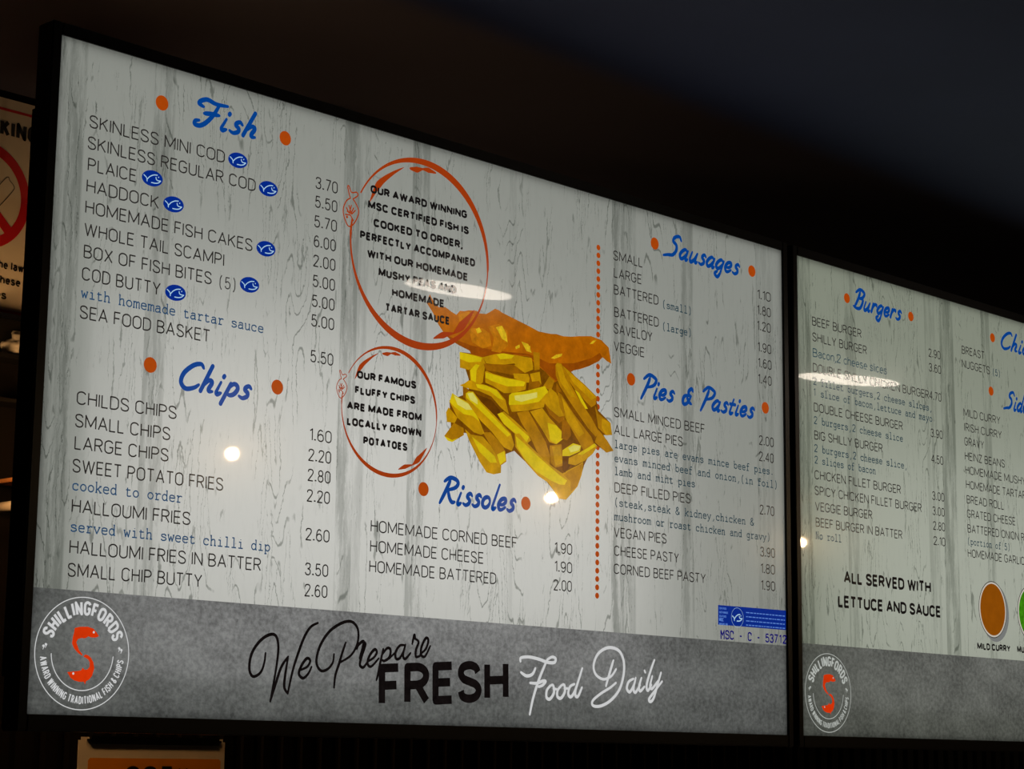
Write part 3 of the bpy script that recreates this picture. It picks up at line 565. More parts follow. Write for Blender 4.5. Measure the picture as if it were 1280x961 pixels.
('middark',[(739.2,446.5),(742.4,450.3),(750.4,449.9),(760.3,434.0),(780.0,412.1),(806.4,388.7),(821.5,371.5),(814.9,365.1),(799.9,374.5),(763.8,405.5),(747.5,421.1),(740.0,433.3)]),
('mid',[(739.9,446.6),(743.0,449.7),(749.8,449.2),(757.0,433.5),(776.7,410.6),(767.0,410.4),(749.1,425.7)]),
('light',[(657.0,397.4),(661.6,400.6),(684.6,405.9),(720.4,417.4),(725.9,411.5),(718.6,390.8),(684.9,382.1),(661.9,378.0),(656.6,387.0)]),
('mid',[(657.2,385.4),(684.8,389.7),(709.7,396.2),(723.7,409.0),(725.3,408.1),(718.2,390.3),(684.9,381.6),(661.9,377.6)]),
('pale',[(666.2,398.0),(690.8,403.5),(706.4,407.8),(706.5,401.2),(678.6,392.1),(667.8,392.8)]),
('mid',[(667.5,351.2),(675.6,352.9),(690.1,342.4),(713.1,329.2),(732.1,319.7),(753.4,311.9),(764.0,317.4),(781.1,325.1),(791.3,330.6),(788.8,314.2),(781.3,298.7),(770.7,288.9),(760.1,279.8),(747.3,280.0),(728.1,297.6),(709.3,304.3),(688.4,317.8),(676.0,329.3),(668.7,335.6)]),
('light',[(669.6,348.6),(684.0,341.7),(713.2,326.3),(747.0,309.7),(762.0,304.0),(755.6,296.1),(732.3,300.9),(705.1,309.6),(686.3,321.9),(671.8,336.0)]),
('middark',[(755.5,310.6),(772.6,319.8),(789.8,328.2),(787.7,314.0),(780.3,298.6),(768.5,290.1),(768.4,303.2)]),
('mid',[(738.7,297.3),(762.0,298.2),(770.7,290.3),(760.0,280.5),(747.3,280.8)]),
('middark',[(729.7,344.1),(750.9,348.1),(755.4,322.3),(740.6,317.8),(732.1,322.6)]),
('mid',[(733.9,343.2),(748.8,345.6),(753.2,325.0),(740.5,319.2)]),
('light',[(753.1,341.0),(772.3,352.0),(787.5,350.8),(785.3,343.2),(766.0,335.1),(753.1,333.7)]),
('pale',[(763.7,345.2),(774.5,350.1),(786.4,350.0),(783.2,344.4),(768.1,339.8)]),
('mid',[(763.8,332.0),(781.0,339.8),(798.4,349.1),(812.6,356.7),(817.7,352.9),(809.4,343.0),(794.1,332.4),(776.8,324.6),(762.8,325.3)]),
('light',[(781.0,339.0),(798.4,348.4),(812.6,356.4),(815.5,353.4),(789.7,339.3)]),
('hollow',[(753.1,333.4),(764.9,335.0),(763.9,324.7),(768.2,323.7),(757.6,313.0),(753.3,316.2)])]
SCRIPT = {'we': [[(290.8,70.6),(289.5,60.4),(285.0,50.2),(275.2,45.4),(269.7,53.0),(271.9,68.6),(281.7,82.0),(294.1,89.8),(303.7,89.8),(308.0,79.2),(306.9,61.2),(302.9,38.6),(299.3,20.2)],[(299.3,20.2),(305.8,38.7),(313.0,56.9),(321.9,68.1)],[(321.9,68.1),(318.6,48.1),(317.9,35.7),(322.9,29.1)],[(322.9,29.1),(328.7,53.0),(335.4,71.4),(343.7,90.0),(352.3,101.4),(362.4,106.3)],[(339.1,54.5),(349.4,58.8),(353.0,65.3),(348.2,67.4),(341.2,59.8),(337.7,50.6),(343.9,46.1),(351.1,51.6),(355.1,58.6)]],'prepare': [[(386.8,73.6),(385.3,64.4),(378.2,57.2),(368.5,55.2),(361.8,64.5),(366.6,81.9),(379.8,98.3),(398.0,108.5),(412.0,110.2),(421.0,102.0),(420.6,86.8),(411.6,73.6),(396.4,65.3)],[(403.4,87.1),(399.1,76.5),(394.0,62.4),(389.5,50.7),(388.1,37.6)],[(420.1,80.9),(422.5,85.7),(430.0,89.1),(424.3,70.6)],[(430.0,89.1),(432.6,86.2),(427.3,73.1),(425.1,63.7),(430.2,61.1),(436.4,67.6)],[(436.4,67.6),(445.7,72.7),(450.0,78.8),(446.1,81.4),(438.7,73.6),(436.4,65.3),(441.9,62.5),(452.8,71.8)],[(459.5,82.7),(456.1,69.6),(452.7,55.4),(450.3,47.8)],[(457.2,75.5),(465.3,83.7),(470.5,82.1),(468.8,73.7),(461.2,69.4),(457.3,70.8)],[(468.9,72.5),(480.0,81.3)],[(491.9,88.3),(484.7,87.5),(478.4,80.0),(479.2,72.9),(485.1,73.7),(492.0,84.2)],[(493.2,89.0),(489.9,77.0),(493.6,73.1),(501.3,79.9)],[(503.7,90.3),(506.7,100.5),(508.2,97.0)],[(506.8,96.9),(513.6,93.1),(509.8,83.8),(510.0,76.2),(516.3,77.4)],[(516.3,79.3),(525.1,85.7),(528.9,95.6),(524.8,97.8),(518.4,87.8),(517.9,78.9),(524.0,77.2),(532.1,89.2)]],'food': [[(707.4,70.8),(702.3,63.7),(692.2,61.3),(682.5,65.1)],[(681.4,78.1),(682.3,82.3),(695.9,83.9),(712.7,82.1),(728.2,79.0),(740.6,79.1),(743.1,83.8),(736.8,85.6),(728.2,82.1)],[(728.2,82.1),(719.7,68.1),(711.6,53.2),(703.6,34.3),(698.3,15.9)],[(698.4,53.2),(710.6,53.2),(719.8,56.0),(725.4,55.8),(719.9,51.0),(713.1,49.1)],[(735.3,51.9),(728.0,45.4),(727.5,37.0),(733.4,35.1),(740.4,42.7),(739.4,51.0),(735.3,51.9)],[(739.4,47.9),(745.7,47.0)],[(755.0,53.0),(747.2,46.0),(746.7,38.6),(753.0,36.7),(759.8,44.3),(759.1,52.3),(755.0,53.0)],[(759.1,48.5),(765.4,48.7)],[(777.1,54.4),(769.2,50.9),(766.1,42.4),(770.9,38.7),(778.1,45.9),(785.0,60.0),(791.3,74.1)],[(780.3,51.3),(778.8,41.7),(783.6,39.7),(790.9,50.6)]],'daily': [[(849.3,86.1),(843.4,72.9),(835.3,54.0)],[(854.4,75.4),(845.1,66.4),(830.3,62.2),(816.6,67.5),(812.3,78.1),(818.7,91.3),(831.8,99.5),(846.6,101.9),(861.6,97.5),(869.3,84.8),(868.4,67.3),(860.1,49.6),(843.6,36.1),(825.6,29.2),(811.9,29.2),(810.9,35.2),(825.5,44.2),(843.5,52.3),(854.1,58.5)],[(887.6,64.7),(878.5,60.6),(875.1,52.2),(880.8,48.1),(888.6,57.0),(892.0,65.9)],[(890.3,61.5),(887.9,51.5),(892.0,48.0),(900.4,57.4)],[(903.2,66.3),(898.7,55.2),(901.1,49.8),(909.0,55.5)],[(909.3,75.8),(910.7,73.6)],[(928.6,89.9),(921.0,75.8),(913.4,57.9),(915.8,50.9),(922.7,58.2)],[(924.4,69.3),(920.3,57.0),(924.4,53.8),(936.5,64.2)],[(941.8,74.4),(934.8,58.6),(927.1,41.8),(920.9,37.2),(918.2,40.4),(927.8,49.5),(943.8,63.3)]]}
LOGO_FISH = ([(50.4,84.7),(56.8,86.2),(65.6,86.7),(72.3,85.2),(76.2,81.7),(79.3,78.2),(76.2,76.6),(70.6,76.3),(66.9,77.3),(63.3,75.2),(58.2,75.2),(54.6,73.9),(53.1,70.8),(54.7,67.2),(56.7,63.1),(61.3,59.0),(60.2,58.0),(55.4,60.6),(50.8,64.6),(48.1,69.4),(48.7,75.5),(49.9,80.4)],[(62.1,57.2),(64.2,59.4),(67.5,58.7),(71.0,56.4),(74.1,52.2),(75.5,46.2),(73.4,38.8),(70.0,35.0),(66.4,33.1),(65.6,30.0),(64.0,32.6),(58.5,32.4),(52.6,33.6),(48.1,36.1),(44.2,41.3),(50.6,42.2),(56.4,42.8),(60.4,43.8),(62.0,46.3),(64.3,44.3),(67.7,44.9),(70.0,47.4),(69.7,52.1),(67.4,55.0)])
LOGO_EYES = [(72.9,81.6),(51.1,40.2)]
DIVIDER = (819.0,612.0,818.9,165.1)
STRIP = [(1060.2,168.2),(1209.9,169.6),(1209.3,142.6),(1059.9,142.2)]
BOWLS = [(504.1,202.7),(619.1,203.5)]
FRESH_AT = [(454.4,17.5),(661.9,30.8)]
PENDANTS = [(2.109,-2.384,2.365),(3.266,-2.363,2.365),(4.718,-2.536,2.365)]
DISCS = [(1.48,-0.932,0.115,0.17),(2.695,-0.919,0.132,0.35)]

WEIGHT = dict(thin=1.5, thinteal=1.45, bold=2.75, type=1.25, typeblue=1.35, typeteal=1.4, typenavy=2.0, brush=5.0)
BAND_TOP = (121.3, 126.8)

# ------------------------------------------------------------------ the room
def wall(name, x0, x1, y0, y1, z0, z1, m): return struct(box_obj(name, x0, x1, y0, y1, z0, z1, m))
wall('floor', -3.0, 7.0, -6.0, WALL+0.1, -0.1, 0.0, M['floor'])
wall('ceiling', -3.0, 7.0, -6.0, WALL+0.1, CEIL, CEIL+0.1, M['ceiling'])
wall('wall_back', -3.0, 7.0, WALL, WALL+0.1, 0.0, CEIL, M['wall'])
wall('wall_front', -3.0, 7.0, -6.1, -6.0, 0.0, CEIL, M['room'])
wall('wall_left', -3.1, -3.0, -6.0, WALL, 0.0, CEIL, M['room'])
wall('wall_right', 7.0, 7.1, -6.0, WALL, 0.0, CEIL, M['room'])
V, F = [], []
n = 0
for k in range(170):                                                # ribbed dark cladding on the wall below the displays
    x0 = -0.6+k*0.036
    prof = [(x0, 0), (x0+0.004, -0.010), (x0+0.022, -0.010), (x0+0.026, 0), (x0+0.036, 0)]
    for (xa, ya), (xb, yb) in zip(prof, prof[1:]):
        i = len(V); V += [(xa, WALL-0.004+ya, 0.9), (xb, WALL-0.004+yb, 0.9), (xb, WALL-0.004+yb, BASE+0.05), (xa, WALL-0.004+ya, BASE+0.05)]; F.append((i, i+1, i+2, i+3))
struct(obj('trim_1', V, F, M['clad']))

# ------------------------------------------------------------------ the displays
def fish_mark(V, F, x, y, s, off, k=1):
    """little fish outline with a tail, standing on its nose"""
    E = []
    for st in ([(-0.15, 1.0), (-0.62, .75), (-1.0, .1), (-.8, -.55), (-.25, -1.05), (.45, -.7), (.95, .1), (.7, .6), (0.2, 1.0)], [(-0.15, 1.0), (-.5, 1.75), (-.35, 1.85), (0.0, 1.45), (.6, 1.55), (.8, 1.35), (.2, 1.0)]):
        E.append(catmull([(x+px*s, y+py*s*1.35) for px, py in st]))
    for st in ([(-.6, .25), (-.25, -.1), (0, .5)], [(-.3, .45), (0, -.05), (.3, .35)], [(-.5, .0), (.1, -.1), (.5, .2)], [(-.7, -.25), (-.1, -.2), (.3, -.55)]):
        E.append([(x+px*s, y+py*s*1.35) for px, py in st])
    for e in E: ribbon(V, F, e, 0.13*s, off)
    disc(V, F, x-.5*s, y-.55*s, .13*s, off=off, n=10)
def arc_text(V, F, text, cx, cy, r, a0, a1, cap, weight, off, inner=False):
    """lettering along a circle, from angle a0 to a1"""
    sgn = 1 if a1 > a0 else -1
    Lw = layout(text, 0, 0, abs(a1-a0)*(r+cap/2), cap, 'bold', weight)
    for s in Lw:
        s2 = []
        for i, (px, py) in enumerate(s):
            if i:
                (qx, qy) = s[i-1]; m_ = max(1, int(math.dist((px, py), (qx, qy))/(cap*0.5)))
                for t in range(1, m_): s2.append((qx+(px-qx)*t/m_, qy+(py-qy)*t/m_))
            s2.append((px, py))
        pts = []
        for px, py in s2:
            a = a0+sgn*px/(r+cap/2); rr = r+py if sgn < 0 else r+cap-py
            pts.append((cx+rr*math.cos(a), cy+rr*math.sin(a)))
        ribbon(V, F, pts, weight, off, flat=True)
def emblem(panel, cx, cy, R, white):
    V, F = [], []
    ring_shape(V, F, cx, cy, R-0.4, lambda a: 0.9, 0, 2*math.pi, 0.8)
    ring_shape(V, F, cx, cy, R*0.655, lambda a: 0.95, math.radians(183), math.radians(357), 0.8, 70)
    arc_text(V, F, "SHILLINGFORDS", cx, cy, R*0.67, math.radians(160), math.radians(20), R*0.26, R*0.050, 0.8)
    arc_text(V, F, "AWARD WINNING TRADITIONAL FISH & CHIPS", cx, cy, R*0.755, math.radians(186), math.radians(354), R*0.14, R*0.021, 0.8)
    for sg in (-1, 1):                                              # quotation marks at both ends of the name
        for dx in (0.0, 2.9):
            px, py = cx+sg*(R*.80)+(dx-1.4)*0.9, cy+R*.11+(dx-1.4)*sg*-0.55
            disc(V, F, px, py, 1.25, off=0.8, n=10); ribbon(V, F, [(px+1.0, py), (px-0.4, py-3.4)], [1.3, 0.5], 0.8)
    o = obj('emblem', V, F, white, panel)
    V, F = [], []
    k = R/55.5
    for part in LOGO_FISH:
        poly(V, F, [(cx+(x-LOGO_C[0])*k, cy+(y-LOGO_C[1])*k) for x, y in part], 0.8)
    obj('emblem_fish', V, F, M['logo_red'], o)
    V, F = [], []
    for ex, ey in LOGO_EYES: disc(V, F, cx+(ex-LOGO_C[0])*k, cy+(ey-LOGO_C[1])*k, 1.2*k, off=1.0, n=12)
    obj('emblem_fish_eyes', V, F, white, o)
LOGO_C = (61.0, 60.3)

def make_screen(i, label):
    x0 = GAP*i
    root = thing('menu_screen', (x0, 0, BASE), label, 'menu screen')
    b = 0.0115                                                      # bezel width
    bm = bmesh.new()
    for (xa, xb, za, zb) in ((-b, 0, -0.016, H+0.013), (W, W+b, -0.016, H+0.013), (0, W, -0.016, 0), (0, W, H, H+0.013)):
        add_box(bm, xa, xb, -0.003, 0.024, za, zb, 0.0012)
    from_bm('bezel', bm, M['case'], root)
    bm = bmesh.new()                                                # hollow: the lamp sheet sits inside
    add_box(bm, 0.05, W-0.05, 0.120, 0.125, 0.04, H-0.04); add_box(bm, 0.05, 0.06, 0.0245, 0.120, 0.04, H-0.04); add_box(bm, W-0.06, W-0.05, 0.0245, 0.120, 0.04, H-0.04)
    add_box(bm, 0.06, W-0.06, 0.0245, 0.120, 0.04, 0.05); add_box(bm, 0.06, W-0.06, 0.0245, 0.120, H-0.05, H-0.04)
    from_bm('rear_housing', bm, M['case_matt'], root)
    bm = bmesh.new()                                                # open tray that holds the lamp sheet
    add_box(bm, -0.006, W+0.006, 0.018, 0.0245, -0.012, 0.05); add_box(bm, -0.006, W+0.006, 0.018, 0.0245, H-0.05, H+0.010)
    add_box(bm, -0.006, 0.06, 0.018, 0.0245, 0.05, H-0.05); add_box(bm, W-0.06, W+0.006, 0.018, 0.0245, 0.05, H-0.05)
    from_bm('back_cover', bm, M['case_matt'], root)
    for px in (0.62, 0.98):
        bm = bmesh.new(); add_tube(bm, (px, 0.130, 0.36), (px, WALL-0.006, 0.36), 0.016); add_box(bm, px-0.05, px+0.05, 0.1255, 0.1335, 0.22, 0.50)
        add_box(bm, px-0.05, px+0.05, WALL-0.010, WALL, 0.26, 0.46); from_bm('wall_arm', bm, M['case_matt'], root)
    def sheet(name, za, zb, m):
        return obj(name, [(0, 0, za), (W, 0, za), (W, 0, zb), (0, 0, zb)], [(0, 1, 2, 3)], m, root)
    bt = BAND_TOP[i]/1000
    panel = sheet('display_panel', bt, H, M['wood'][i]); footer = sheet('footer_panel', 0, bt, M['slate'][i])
    panel['label'] = 'lit whitewashed plank background'; footer['label'] = 'lit grey slate footer strip'
    for bl in BACKLIGHT[i]:
        ld = bpy.data.lights.new('backlight', 'AREA'); ld.shape = 'RECTANGLE'; ld.size = bl['w']; ld.size_y = bl['h']; ld.energy = bl['power']; ld.color = bl['colour']
        lo = bpy.data.objects.new('backlight', ld); COL.objects.link(lo); lo.parent = root; lo.location = (bl['x'], bl['d'], bl['y']); lo.rotation_euler = (-math.pi/2, 0, 0)
    for scr, part, style, s, x, y, w, cap in TEXT:                  # every heading, dish line, note and price is a part
        if scr != i: continue
        V, F = [], []; wt = WEIGHT[style]*(1.45 if cap > 15 and style == 'bold' else 1)
        for st in layout(s, x, y, w, cap, style, wt):
            n = len(st); ribbon(V, F, st, [wt*(1.08-0.42*abs(2*j/max(1, n-1)-1)**3) for j in range(n)] if style == 'brush' and n > 3 else wt, 0.9, flat=(style != 'brush'))
        obj(part, V, F, M['ink_'+style], root)
    for x, y in HEADING_DOTS[i]:
        V, F = [], []; disc(V, F, x, y, 8.2 if i == 0 else 7.4, off=0.5); obj('heading_dot', V, F, M['orange'], root)
    return root, panel, footer

root, panel, footer = make_screen(0, 'large lit menu screen with the Fish and Chips lists, whole in view on the left')
for k in range(44):                                                 # dotted divider between the two columns
    V, F = [], []; disc(V, F, DIVIDER[0]+(DIVIDER[2]-DIVIDER[0])*k/43, DIVIDER[1]+(DIVIDER[3]-DIVIDER[1])*k/43, 3.7, off=0.3, n=14); obj('divider_dot', V, F, M['orange'], root)
# picture of battered fish on chips
names = list(FOODC); V, F, S = [], [], []
for k, (tone, pts) in enumerate(FOOD):
    n0 = len(F); poly(V, F, pts, 0.32+0.004*k); S += [names.index(tone)]*(len(F)-n0)
obj('fish_and_chips_picture', V, F, [M['food_'+n] for n in names], root, slots=S)
# stamped rings round the slogans
for cx, cy, R, wd in ((506.5, 546.5, 114.0, 9.0), (462.3, 352.5, 75.4, 5.0)):
    V, F = [], []
    def width(a, wd=wd): return wd*(0.22+0.78*abs(math.cos((a-math.radians(62 if math.sin(a) > 0 else 82)) ))**2.2)
    ring_shape(V, F, cx, cy, R-wd*0.35, width, math.radians(-190), math.radians(151), 0.7)
    k = R/114.0
    for st, ww in (([(-78, 62), (-60, 84), (-36, 98), (-14, 107)], [0.4, 8.5, 4.5, 0.4]), ([(-3, 106), (8, 105), (18, 106), (28, 105), (40, 102)], [3, 7.5, 2.5, 6.5, 2]), ([(46, -96), (60, -86), (80, -75)], [1, 8, 0.6]), ([(76, -78), (88, -62), (104, -34)], [0.5, 11, 0.6])):
        P2 = catmull(st); n = len(P2); wl = [ww[min(len(ww)-1, int(j/(n-1)*(len(ww)-1)))]*(1-(j/(n-1)*(len(ww)-1)) % 1)+ww[min(len(ww)-1, int(j/(n-1)*(len(ww)-1))+1)]*((j/(n-1)*(len(ww)-1)) % 1) for j in range(n)]
        t_ = math.radians(10 if st[0][1] > 0 else -13); ribbon(V, F, [(cx+(px*math.cos(t_)-py*math.sin(t_))*k*0.95, cy+(px*math.sin(t_)+py*math.cos(t_))*k*0.95) for px, py in P2], [v*k for v in wl], 0.7)
    a = math.radians(163) if R > 100 else math.radians(164); fish_mark(V, F, cx+R*1.0*math.cos(a)-2*k, cy+R*1.0*math.sin(a)-6*k, 12.0*k, 0.7)
    obj('slogan_ring', V, F, M['ring'], root)
# blue eco badges beside the fish dishes, and the certificate strip
def eco(V2, F2, x, y, s, w):
    for st in ([(-.86, .20), (-.58, -.10), (-.52, -.50)], [(-.50, -.24), (-.25, .16), (.12, .46), (.46, .54)], [(.34, .22), (.40, -.02), (.56, -.12), (.82, -.10)], [(.82, -.10), (.62, -.38), (.30, -.53), (-.08, -.55)], [(.60, .28), (.61, .34)]):
        ribbon(V2, F2, catmull([(x+px*s*1.25, y+py*s*.84) for px, py in st]), w, 0.75)
for x, y in BADGES:
    V, F, V2, F2 = [], [], [], []
    disc(V, F, x, y, 13.4, 8.6, 0.6, 28, 0.10); eco(V2, F2, x, y, 10.2, 1.0)
    bo = obj('eco_badge', V, F, M['badge'], root); obj('fish_outline', V2, F2, M['badge_line'], bo)
V, F, V2, F2 = [], [], [], []
poly(V, F, STRIP, 0.5)
bx, by_ = STRIP[0][0], STRIP[0][1]
eco(V2, F2, bx+41, by_-14.5, 10, 1.4); ring_shape(V2, F2, bx+41, by_-14.5, 13, lambda a: 0.35, 0, 6.2832, 0.75, 60)
cert = obj('certificate_strip', V, F, M['badge'], root); obj('fish_outline', V2, F2, M['badge_line'], cert)
V, F = [], []
for k, (s, w_) in enumerate((("CERTIFIED", 15), ("SUSTAINABLE", 19), ("SEAFOOD", 15), ("MSC", 9), ("www.msc.org", 18))):
    for st in layout(s.upper(), bx+2, by_-5.6-k*5.2, w_, 3.0 if s != "MSC" else 4.2, 'thin', 0.55): ribbon(V, F, st, 0.55 if s != "MSC" else 1.0, 0.75, True)
for k in range(4):
    rr = random.Random(k); px = bx+60
    while px < bx+146:
        w_ = rr.uniform(3, 8); ribbon(V, F, [(px, by_-6.5-k*5.6), (min(px+w_, bx+147), by_-6.5-k*5.6)], 1.3, 0.75, True); px += w_+1.6
obj('small_print', V, F, M['badge_text'], cert)
# footer: emblem and slogan
emblem(root, 60.6, 60.2, 55.2, M['ink_white'])
def pen(name, keys, w, m, taper=0.0):
    V, F = [], []
    for k in keys:
        for st in SCRIPT[k]:
            P2 = catmull(st, 7); n = len(P2)
            ribbon(V, F, P2, [w*(1-taper*abs(2*j/(n-1)-1)**2) for j in range(n)], 0.8)
    return obj(name, V, F, m, root)
pen('slogan_script', ('we', 'prepare'), 3.6, M['ink_black'], 0.3); pen('slogan_script', ('food', 'daily'), 4.0, M['ink_white'], 0.25)
V, F = [], []
(fx, fy), (gx, gy) = FRESH_AT
ang = math.atan2(gy-fy, gx-fx); ca, sa = math.cos(ang), math.sin(ang)
for st in layout("FRESH", 0, 0, math.hypot(gx-fx, gy-fy), 48.5, 'bold', 9.8):
    ribbon(V, F, [(fx+px*ca-py*sa*0.35, fy+px*sa+py*ca) for px, py in st], 9.8, 0.8, True)
obj('slogan_word', V, F, M['ink_black'], root)

root2, panel2, footer2 = make_screen(1, 'lit menu screen with the Burgers list, cut off by the right edge of the photo')
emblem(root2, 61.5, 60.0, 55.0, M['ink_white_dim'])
for k, (x, y) in enumerate(BOWLS):
    pot = None
    for nm, rx, ry, off, mm_ in (('sauce_pot_picture', 41, 45, 0.4, M['shade']), ('sauce_pot_edge', 41, 44.5, 0.5, M['bowl_dark']), ('sauce_pot_rim', 39.5, 43, 0.6, M['bowl']), ('sauce_fill', 36.5, 40.5, 0.7, M['curry'] if k == 0 else M['peas'])):
        V, F = [], []; disc(V, F, x+(7 if off == 0.4 else 0), y-(5 if off == 0.4 else 0), rx, ry, off, 48); o = obj(nm, V, F, mm_, pot or root2); pot = pot or o
V, F = [], []
for st in ([(590, 30), (604, 60), (622, 98)], [(622, 98), (626, 60), (632, 30)], [(598, 55), (630, 60)]): ribbon(V, F, catmull(st), 4.0, 0.8)
obj('slogan_script', V, F, M['ink_white_dim'], root2)

# ------------------------------------------------------------------ signs on the back wall
SY = WALL-0.003
def place(V): return V
def sign_root(name, x, z, label): return thing(name, (x, WALL-0.001, z), label, 'sign')
def slab(name, w, h, t, m, parent, y=0.0, r=0.004):
    bm = bmesh.new(); add_box(bm, 0, w, y-t, y, 0, h, 0); 
    es = [e for e in bm.edges if abs(e.verts[0].co.y-e.verts[1].co.y) > t*0.5]
    bmesh.ops.bevel(bm, geom=es, offset=r, segments=4, affect='EDGES'); return from_bm(name, bm, m, parent)
sg = sign_root('no_smoking_sign', 0.172, BASE+0.5205, 'white no smoking sign with red ring on the wall, half hidden by the menu screen')
slab('sign_board', 0.21, 0.2985, 0.002, M['paper'], sg)
V, F = [], []
ring_shape(V, F, 107, 162, 66, lambda a: 13.5, 0, 6.2832, 2.6, 80); ribbon(V, F, [(107-45, 162+45), (107+45, 162-45)], 13.5, 2.7, True)
obj('prohibition_ring', V, F, M['sign_red'], sg)
for z_ in (283, 12):
    V, F = [], []; ribbon(V, F, [(0.5, z_), (209.5, z_)], 3.6, 2.6, True); obj('red_line', V, F, M['sign_red'], sg)
for s, x, y, w, cap, wt in (("NO SMOKING", 30, 246, 157, 23, 5.4), ("it is against the law", 54, 67.8, 122, 11.5, 2.1), ("to smoke in these", 54, 47.6, 118, 11.5, 2.1), ("premises", 82, 27.4, 70, 11.5, 2.1)):
    V, F = [], []
    for st in layout(s, x, y, w, cap, 'bold', wt): ribbon(V, F, st, wt, 2.8, True)
    obj('sign_lettering', V, F, M['sign_black'], sg)
V, F = [], []
ribbon(V, F, catmull([(80, 100+16), (110, 148), (141, 189.5), (148.4, 187.3), (154.9, 181), (152.9, 174.6), (137, 154), (95, 105), (80, 116)]), 1.0, 2.4)
obj('cigarette_outline', V, F, M['sign_black'], sg)

cs = sign_root('cctv_sign', 0.461, BASE-0.220, 'white sign with orange CCTV panel on the wall below the Fish and Chips screen'); cs.location.y = WALL-0.0145
slab('sign_board', 0.240, 0.206, 0.002, M['paper'], cs)
V, F = [], []
poly(V, F, [(15, 14), (18, 11), (230, 11), (233, 14), (233, 176), (230, 179), (18, 179), (15, 176)], 2.4); obj('orange_panel', V, F, M['sign_orange'], cs)
V, F = [], []
for st in layout("CCTV", 74, 139, 108, 30, 'bold', 7.5): ribbon(V, F, st, 7.5, 2.8, True)
obj('sign_lettering', V, F, M['sign_black'], cs)
bm = bmesh.new(); add_box(bm, 0.012, 0.231, -0.006, -0.0022, 0.1972, 0.2075)
es = [e for e in bm.edges if abs(e.verts[0].co.y-e.verts[1].co.y) > 0.002]; bmesh.ops.bevel(bm, geom=es, offset=0.004, segments=4, affect='EDGES')
from_bm('hanging_clip', bm, M['case'], cs, label='black clip bar')

# ------------------------------------------------------------------ shelf rack on the wall, behind the left edge of the screen
rk = thing('wall_rack', (0.332, WALL, BASE+0.10), 'dark wall rack with a brown slat and a white rail, left of the menu screen', 'rack')
for x in (0.062, 0.10):
    box_obj('upright', x, x+0.016, -0.022, -0.001, 0.06, 0.40, M['case_matt'], rk)
box_obj('shelf', -0.05, 0.13, -0.060, -0.0225, 0.360, 0.366, M['case_matt'], rk, 0.001); box_obj('top_bar', -0.05, 0.13, -0.04, -0.0225, 0.385, 0.415, M['case_matt'], rk, 0.001)
box_obj('shelf', -0.05, 0.13, -0.060, -0.0225, 0.303, 0.308, M['case_matt'], rk, 0.001)
box_obj('slat', -0.012, 0.06, -0.075, -0.001, 0.2045, 0.2095, M['brown'], rk, 0.001, label='brown wooden slat')
bm = bmesh.new(); add_tube(bm, (-0.005, -0.001, 0.174), (-0.005, -0.07, 0.174), 0.0065); add_tube(bm, (-0.005, -0.07, 0.174), (0.063, -0.07, 0.174), 0.0065)
from_bm('rail', bm, M['white_metal'], rk, True, label='white rail')
def bag(name, x, y, z, sx, sy, sz, seed, label):
    bm = bmesh.new(); bmesh.ops.create_icosphere(bm, subdivisions=4, radius=1.0)
    from mathutils import noise as mn
    for v in bm.verts:
        d = mn.noise(v.co*1.6+Vector((seed, 0, 0)))*0.35+mn.noise(v.co*4.5+Vector((0, seed, 0)))*0.16
        v.co *= 1+d; v.co = Vector((v.co.x*sx, v.co.y*sy, max(v.co.z, -0.72)*sz))
    zmin = min(v.co.z for v in bm.verts)
    for v in bm.verts: v.co.z -= zmin
    o = from_bm(name, bm, M['film'], None, True); o.location = (x, y, z)
    return tag(o, label, 'plastic bag', 'clear bags on the wall rack')
bag('plastic_bag', 0.338, WALL-0.043, BASE+0.10+0.366, 0.036, 0.017, 0.020, 2.0, 'crumpled clear plastic bag on the upper rack shelf under the no smoking sign')
bag('plastic_bag', 0.352, WALL-0.043, BASE+0.10+0.308, 0.017, 0.015, 0.015, 7.0, 'small crumpled clear plastic bag on the lower rack shelf')

# ------------------------------------------------------------------ the room's lamps (behind the camera, seen mirrored in the screens)
def pendant(x, y, z, label):
    t = thing('pendant_lamp', (x, y, CEIL), label, 'lamp', 'pendant lamps')
    bm = bmesh.new(); add_tube(bm, (0, 0, -0.012), (0, 0, 0), 0.045); from_bm('canopy', bm, M['lamp_body'], t)
    bm = bmesh.new(); add_tube(bm, (0, 0, z-CEIL+0.05), (0, 0, -0.012), 0.003, seg=8); from_bm('cord', bm, M['case_matt'], t)
    bm = bmesh.new(); add_tube(bm, (0, 0, z-CEIL+0.022), (0, 0, z-CEIL+0.06), 0.016, 0.012); from_bm('lamp_holder', bm, M['case_matt'], t)
    bm = bmesh.new(); bmesh.ops.create_uvsphere(bm, u_segments=24, v_segments=14, radius=0.014, matrix=Matrix.Translation((0, 0, z-CEIL))); from_bm('bulb', bm, M['bulb'], t, True)
    return t
for (x, y, z), l in zip(PENDANTS, ('bare warm bulb pendant mirrored below the Chips heading', 'bare warm bulb pendant mirrored under the tip of the chips picture', 'bare warm bulb pendant mirrored at the left edge of the Burgers screen')):
    pendant(x, y, z, l)
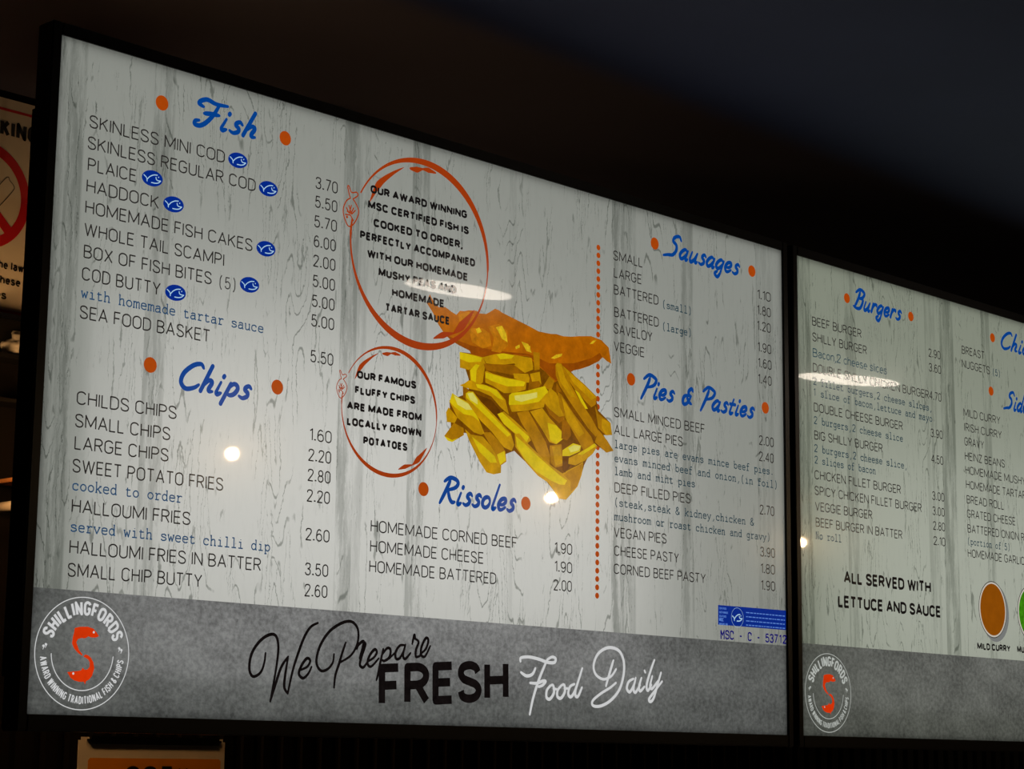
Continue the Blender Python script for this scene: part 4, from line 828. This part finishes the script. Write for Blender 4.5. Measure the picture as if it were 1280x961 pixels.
def disc_lamp(x, y, rx, rot, label):
    def oval(bm): bmesh.ops.scale(bm, vec=(1, 0.36, 1), verts=bm.verts); bmesh.ops.rotate(bm, cent=(0, 0, 0), matrix=Matrix.Rotation(rot, 3, 'Z'), verts=bm.verts); return bm
    t = thing('ceiling_disc_lamp', (x, y, CEIL), label, 'lamp', 'flat ceiling lamps')
    bm = bmesh.new(); add_tube(bm, (0, 0, -0.018), (0, 0, 0), rx+0.012, seg=40); from_bm('rim', oval(bm), M['lamp_body'], t)
    bm = bmesh.new(); add_tube(bm, (0, 0, -0.021), (0, 0, -0.0185), rx, seg=40); from_bm('diffuser', oval(bm), M['disc'], t)
    return t
for (x, y, r, ro), l in zip(DISCS, ('slim oval ceiling lamp mirrored over the words MUSHY PEAS AND', 'slim oval ceiling lamp mirrored across the DOUBLE SHILLY CHICKEN BURGER line')):
    disc_lamp(x, y, r, ro, l)
# two unseen warm lamps, added behind the display to light the signs and rack
def added_warm_lamp(x, y, z, power, label):
    wl = thing('pendant_lamp', (x, y, CEIL), label, 'lamp'); d = BASE+z-CEIL
    bm = bmesh.new(); add_tube(bm, (0, 0, -0.012), (0, 0, 0), 0.04); from_bm('canopy', bm, M['lamp_body'], wl)
    bm = bmesh.new(); add_tube(bm, (0, 0, d+0.06), (0, 0, -0.012), 0.003, seg=8); from_bm('cord', bm, M['case_matt'], wl)
    bm = bmesh.new(); bmesh.ops.create_uvsphere(bm, u_segments=24, v_segments=14, radius=0.035, matrix=Matrix.Translation((0, 0, d))); from_bm('globe', bm, M['warm'], wl, True)
    bm = bmesh.new(); add_tube(bm, (0, 0, d-0.005), (0, 0, d+0.06), 0.050, 0.012, seg=32, cap=False); from_bm('added_lamp_shade', bm, M['case_matt'], wl, True)  # unseen cone, added to keep the warm light off the ceiling
    pd = bpy.data.lights.new('warm_light', 'POINT'); pd.energy = power; pd.color = (1.0, 0.50, 0.17); pd.shadow_soft_size = 0.03
    po = bpy.data.objects.new('warm_light', pd); COL.objects.link(po); po.parent = wl; po.location = (0, 0, d-0.07)
added_warm_lamp(0.45, 0.36, 0.43, ADDED_LAMP_POWER[0], 'added unseen warm globe lamp in the gap between the Fish screen and the wall')
added_warm_lamp(0.10, 0.42, 0.40, ADDED_LAMP_POWER[1], 'added unseen warm globe lamp left of the no smoking sign')
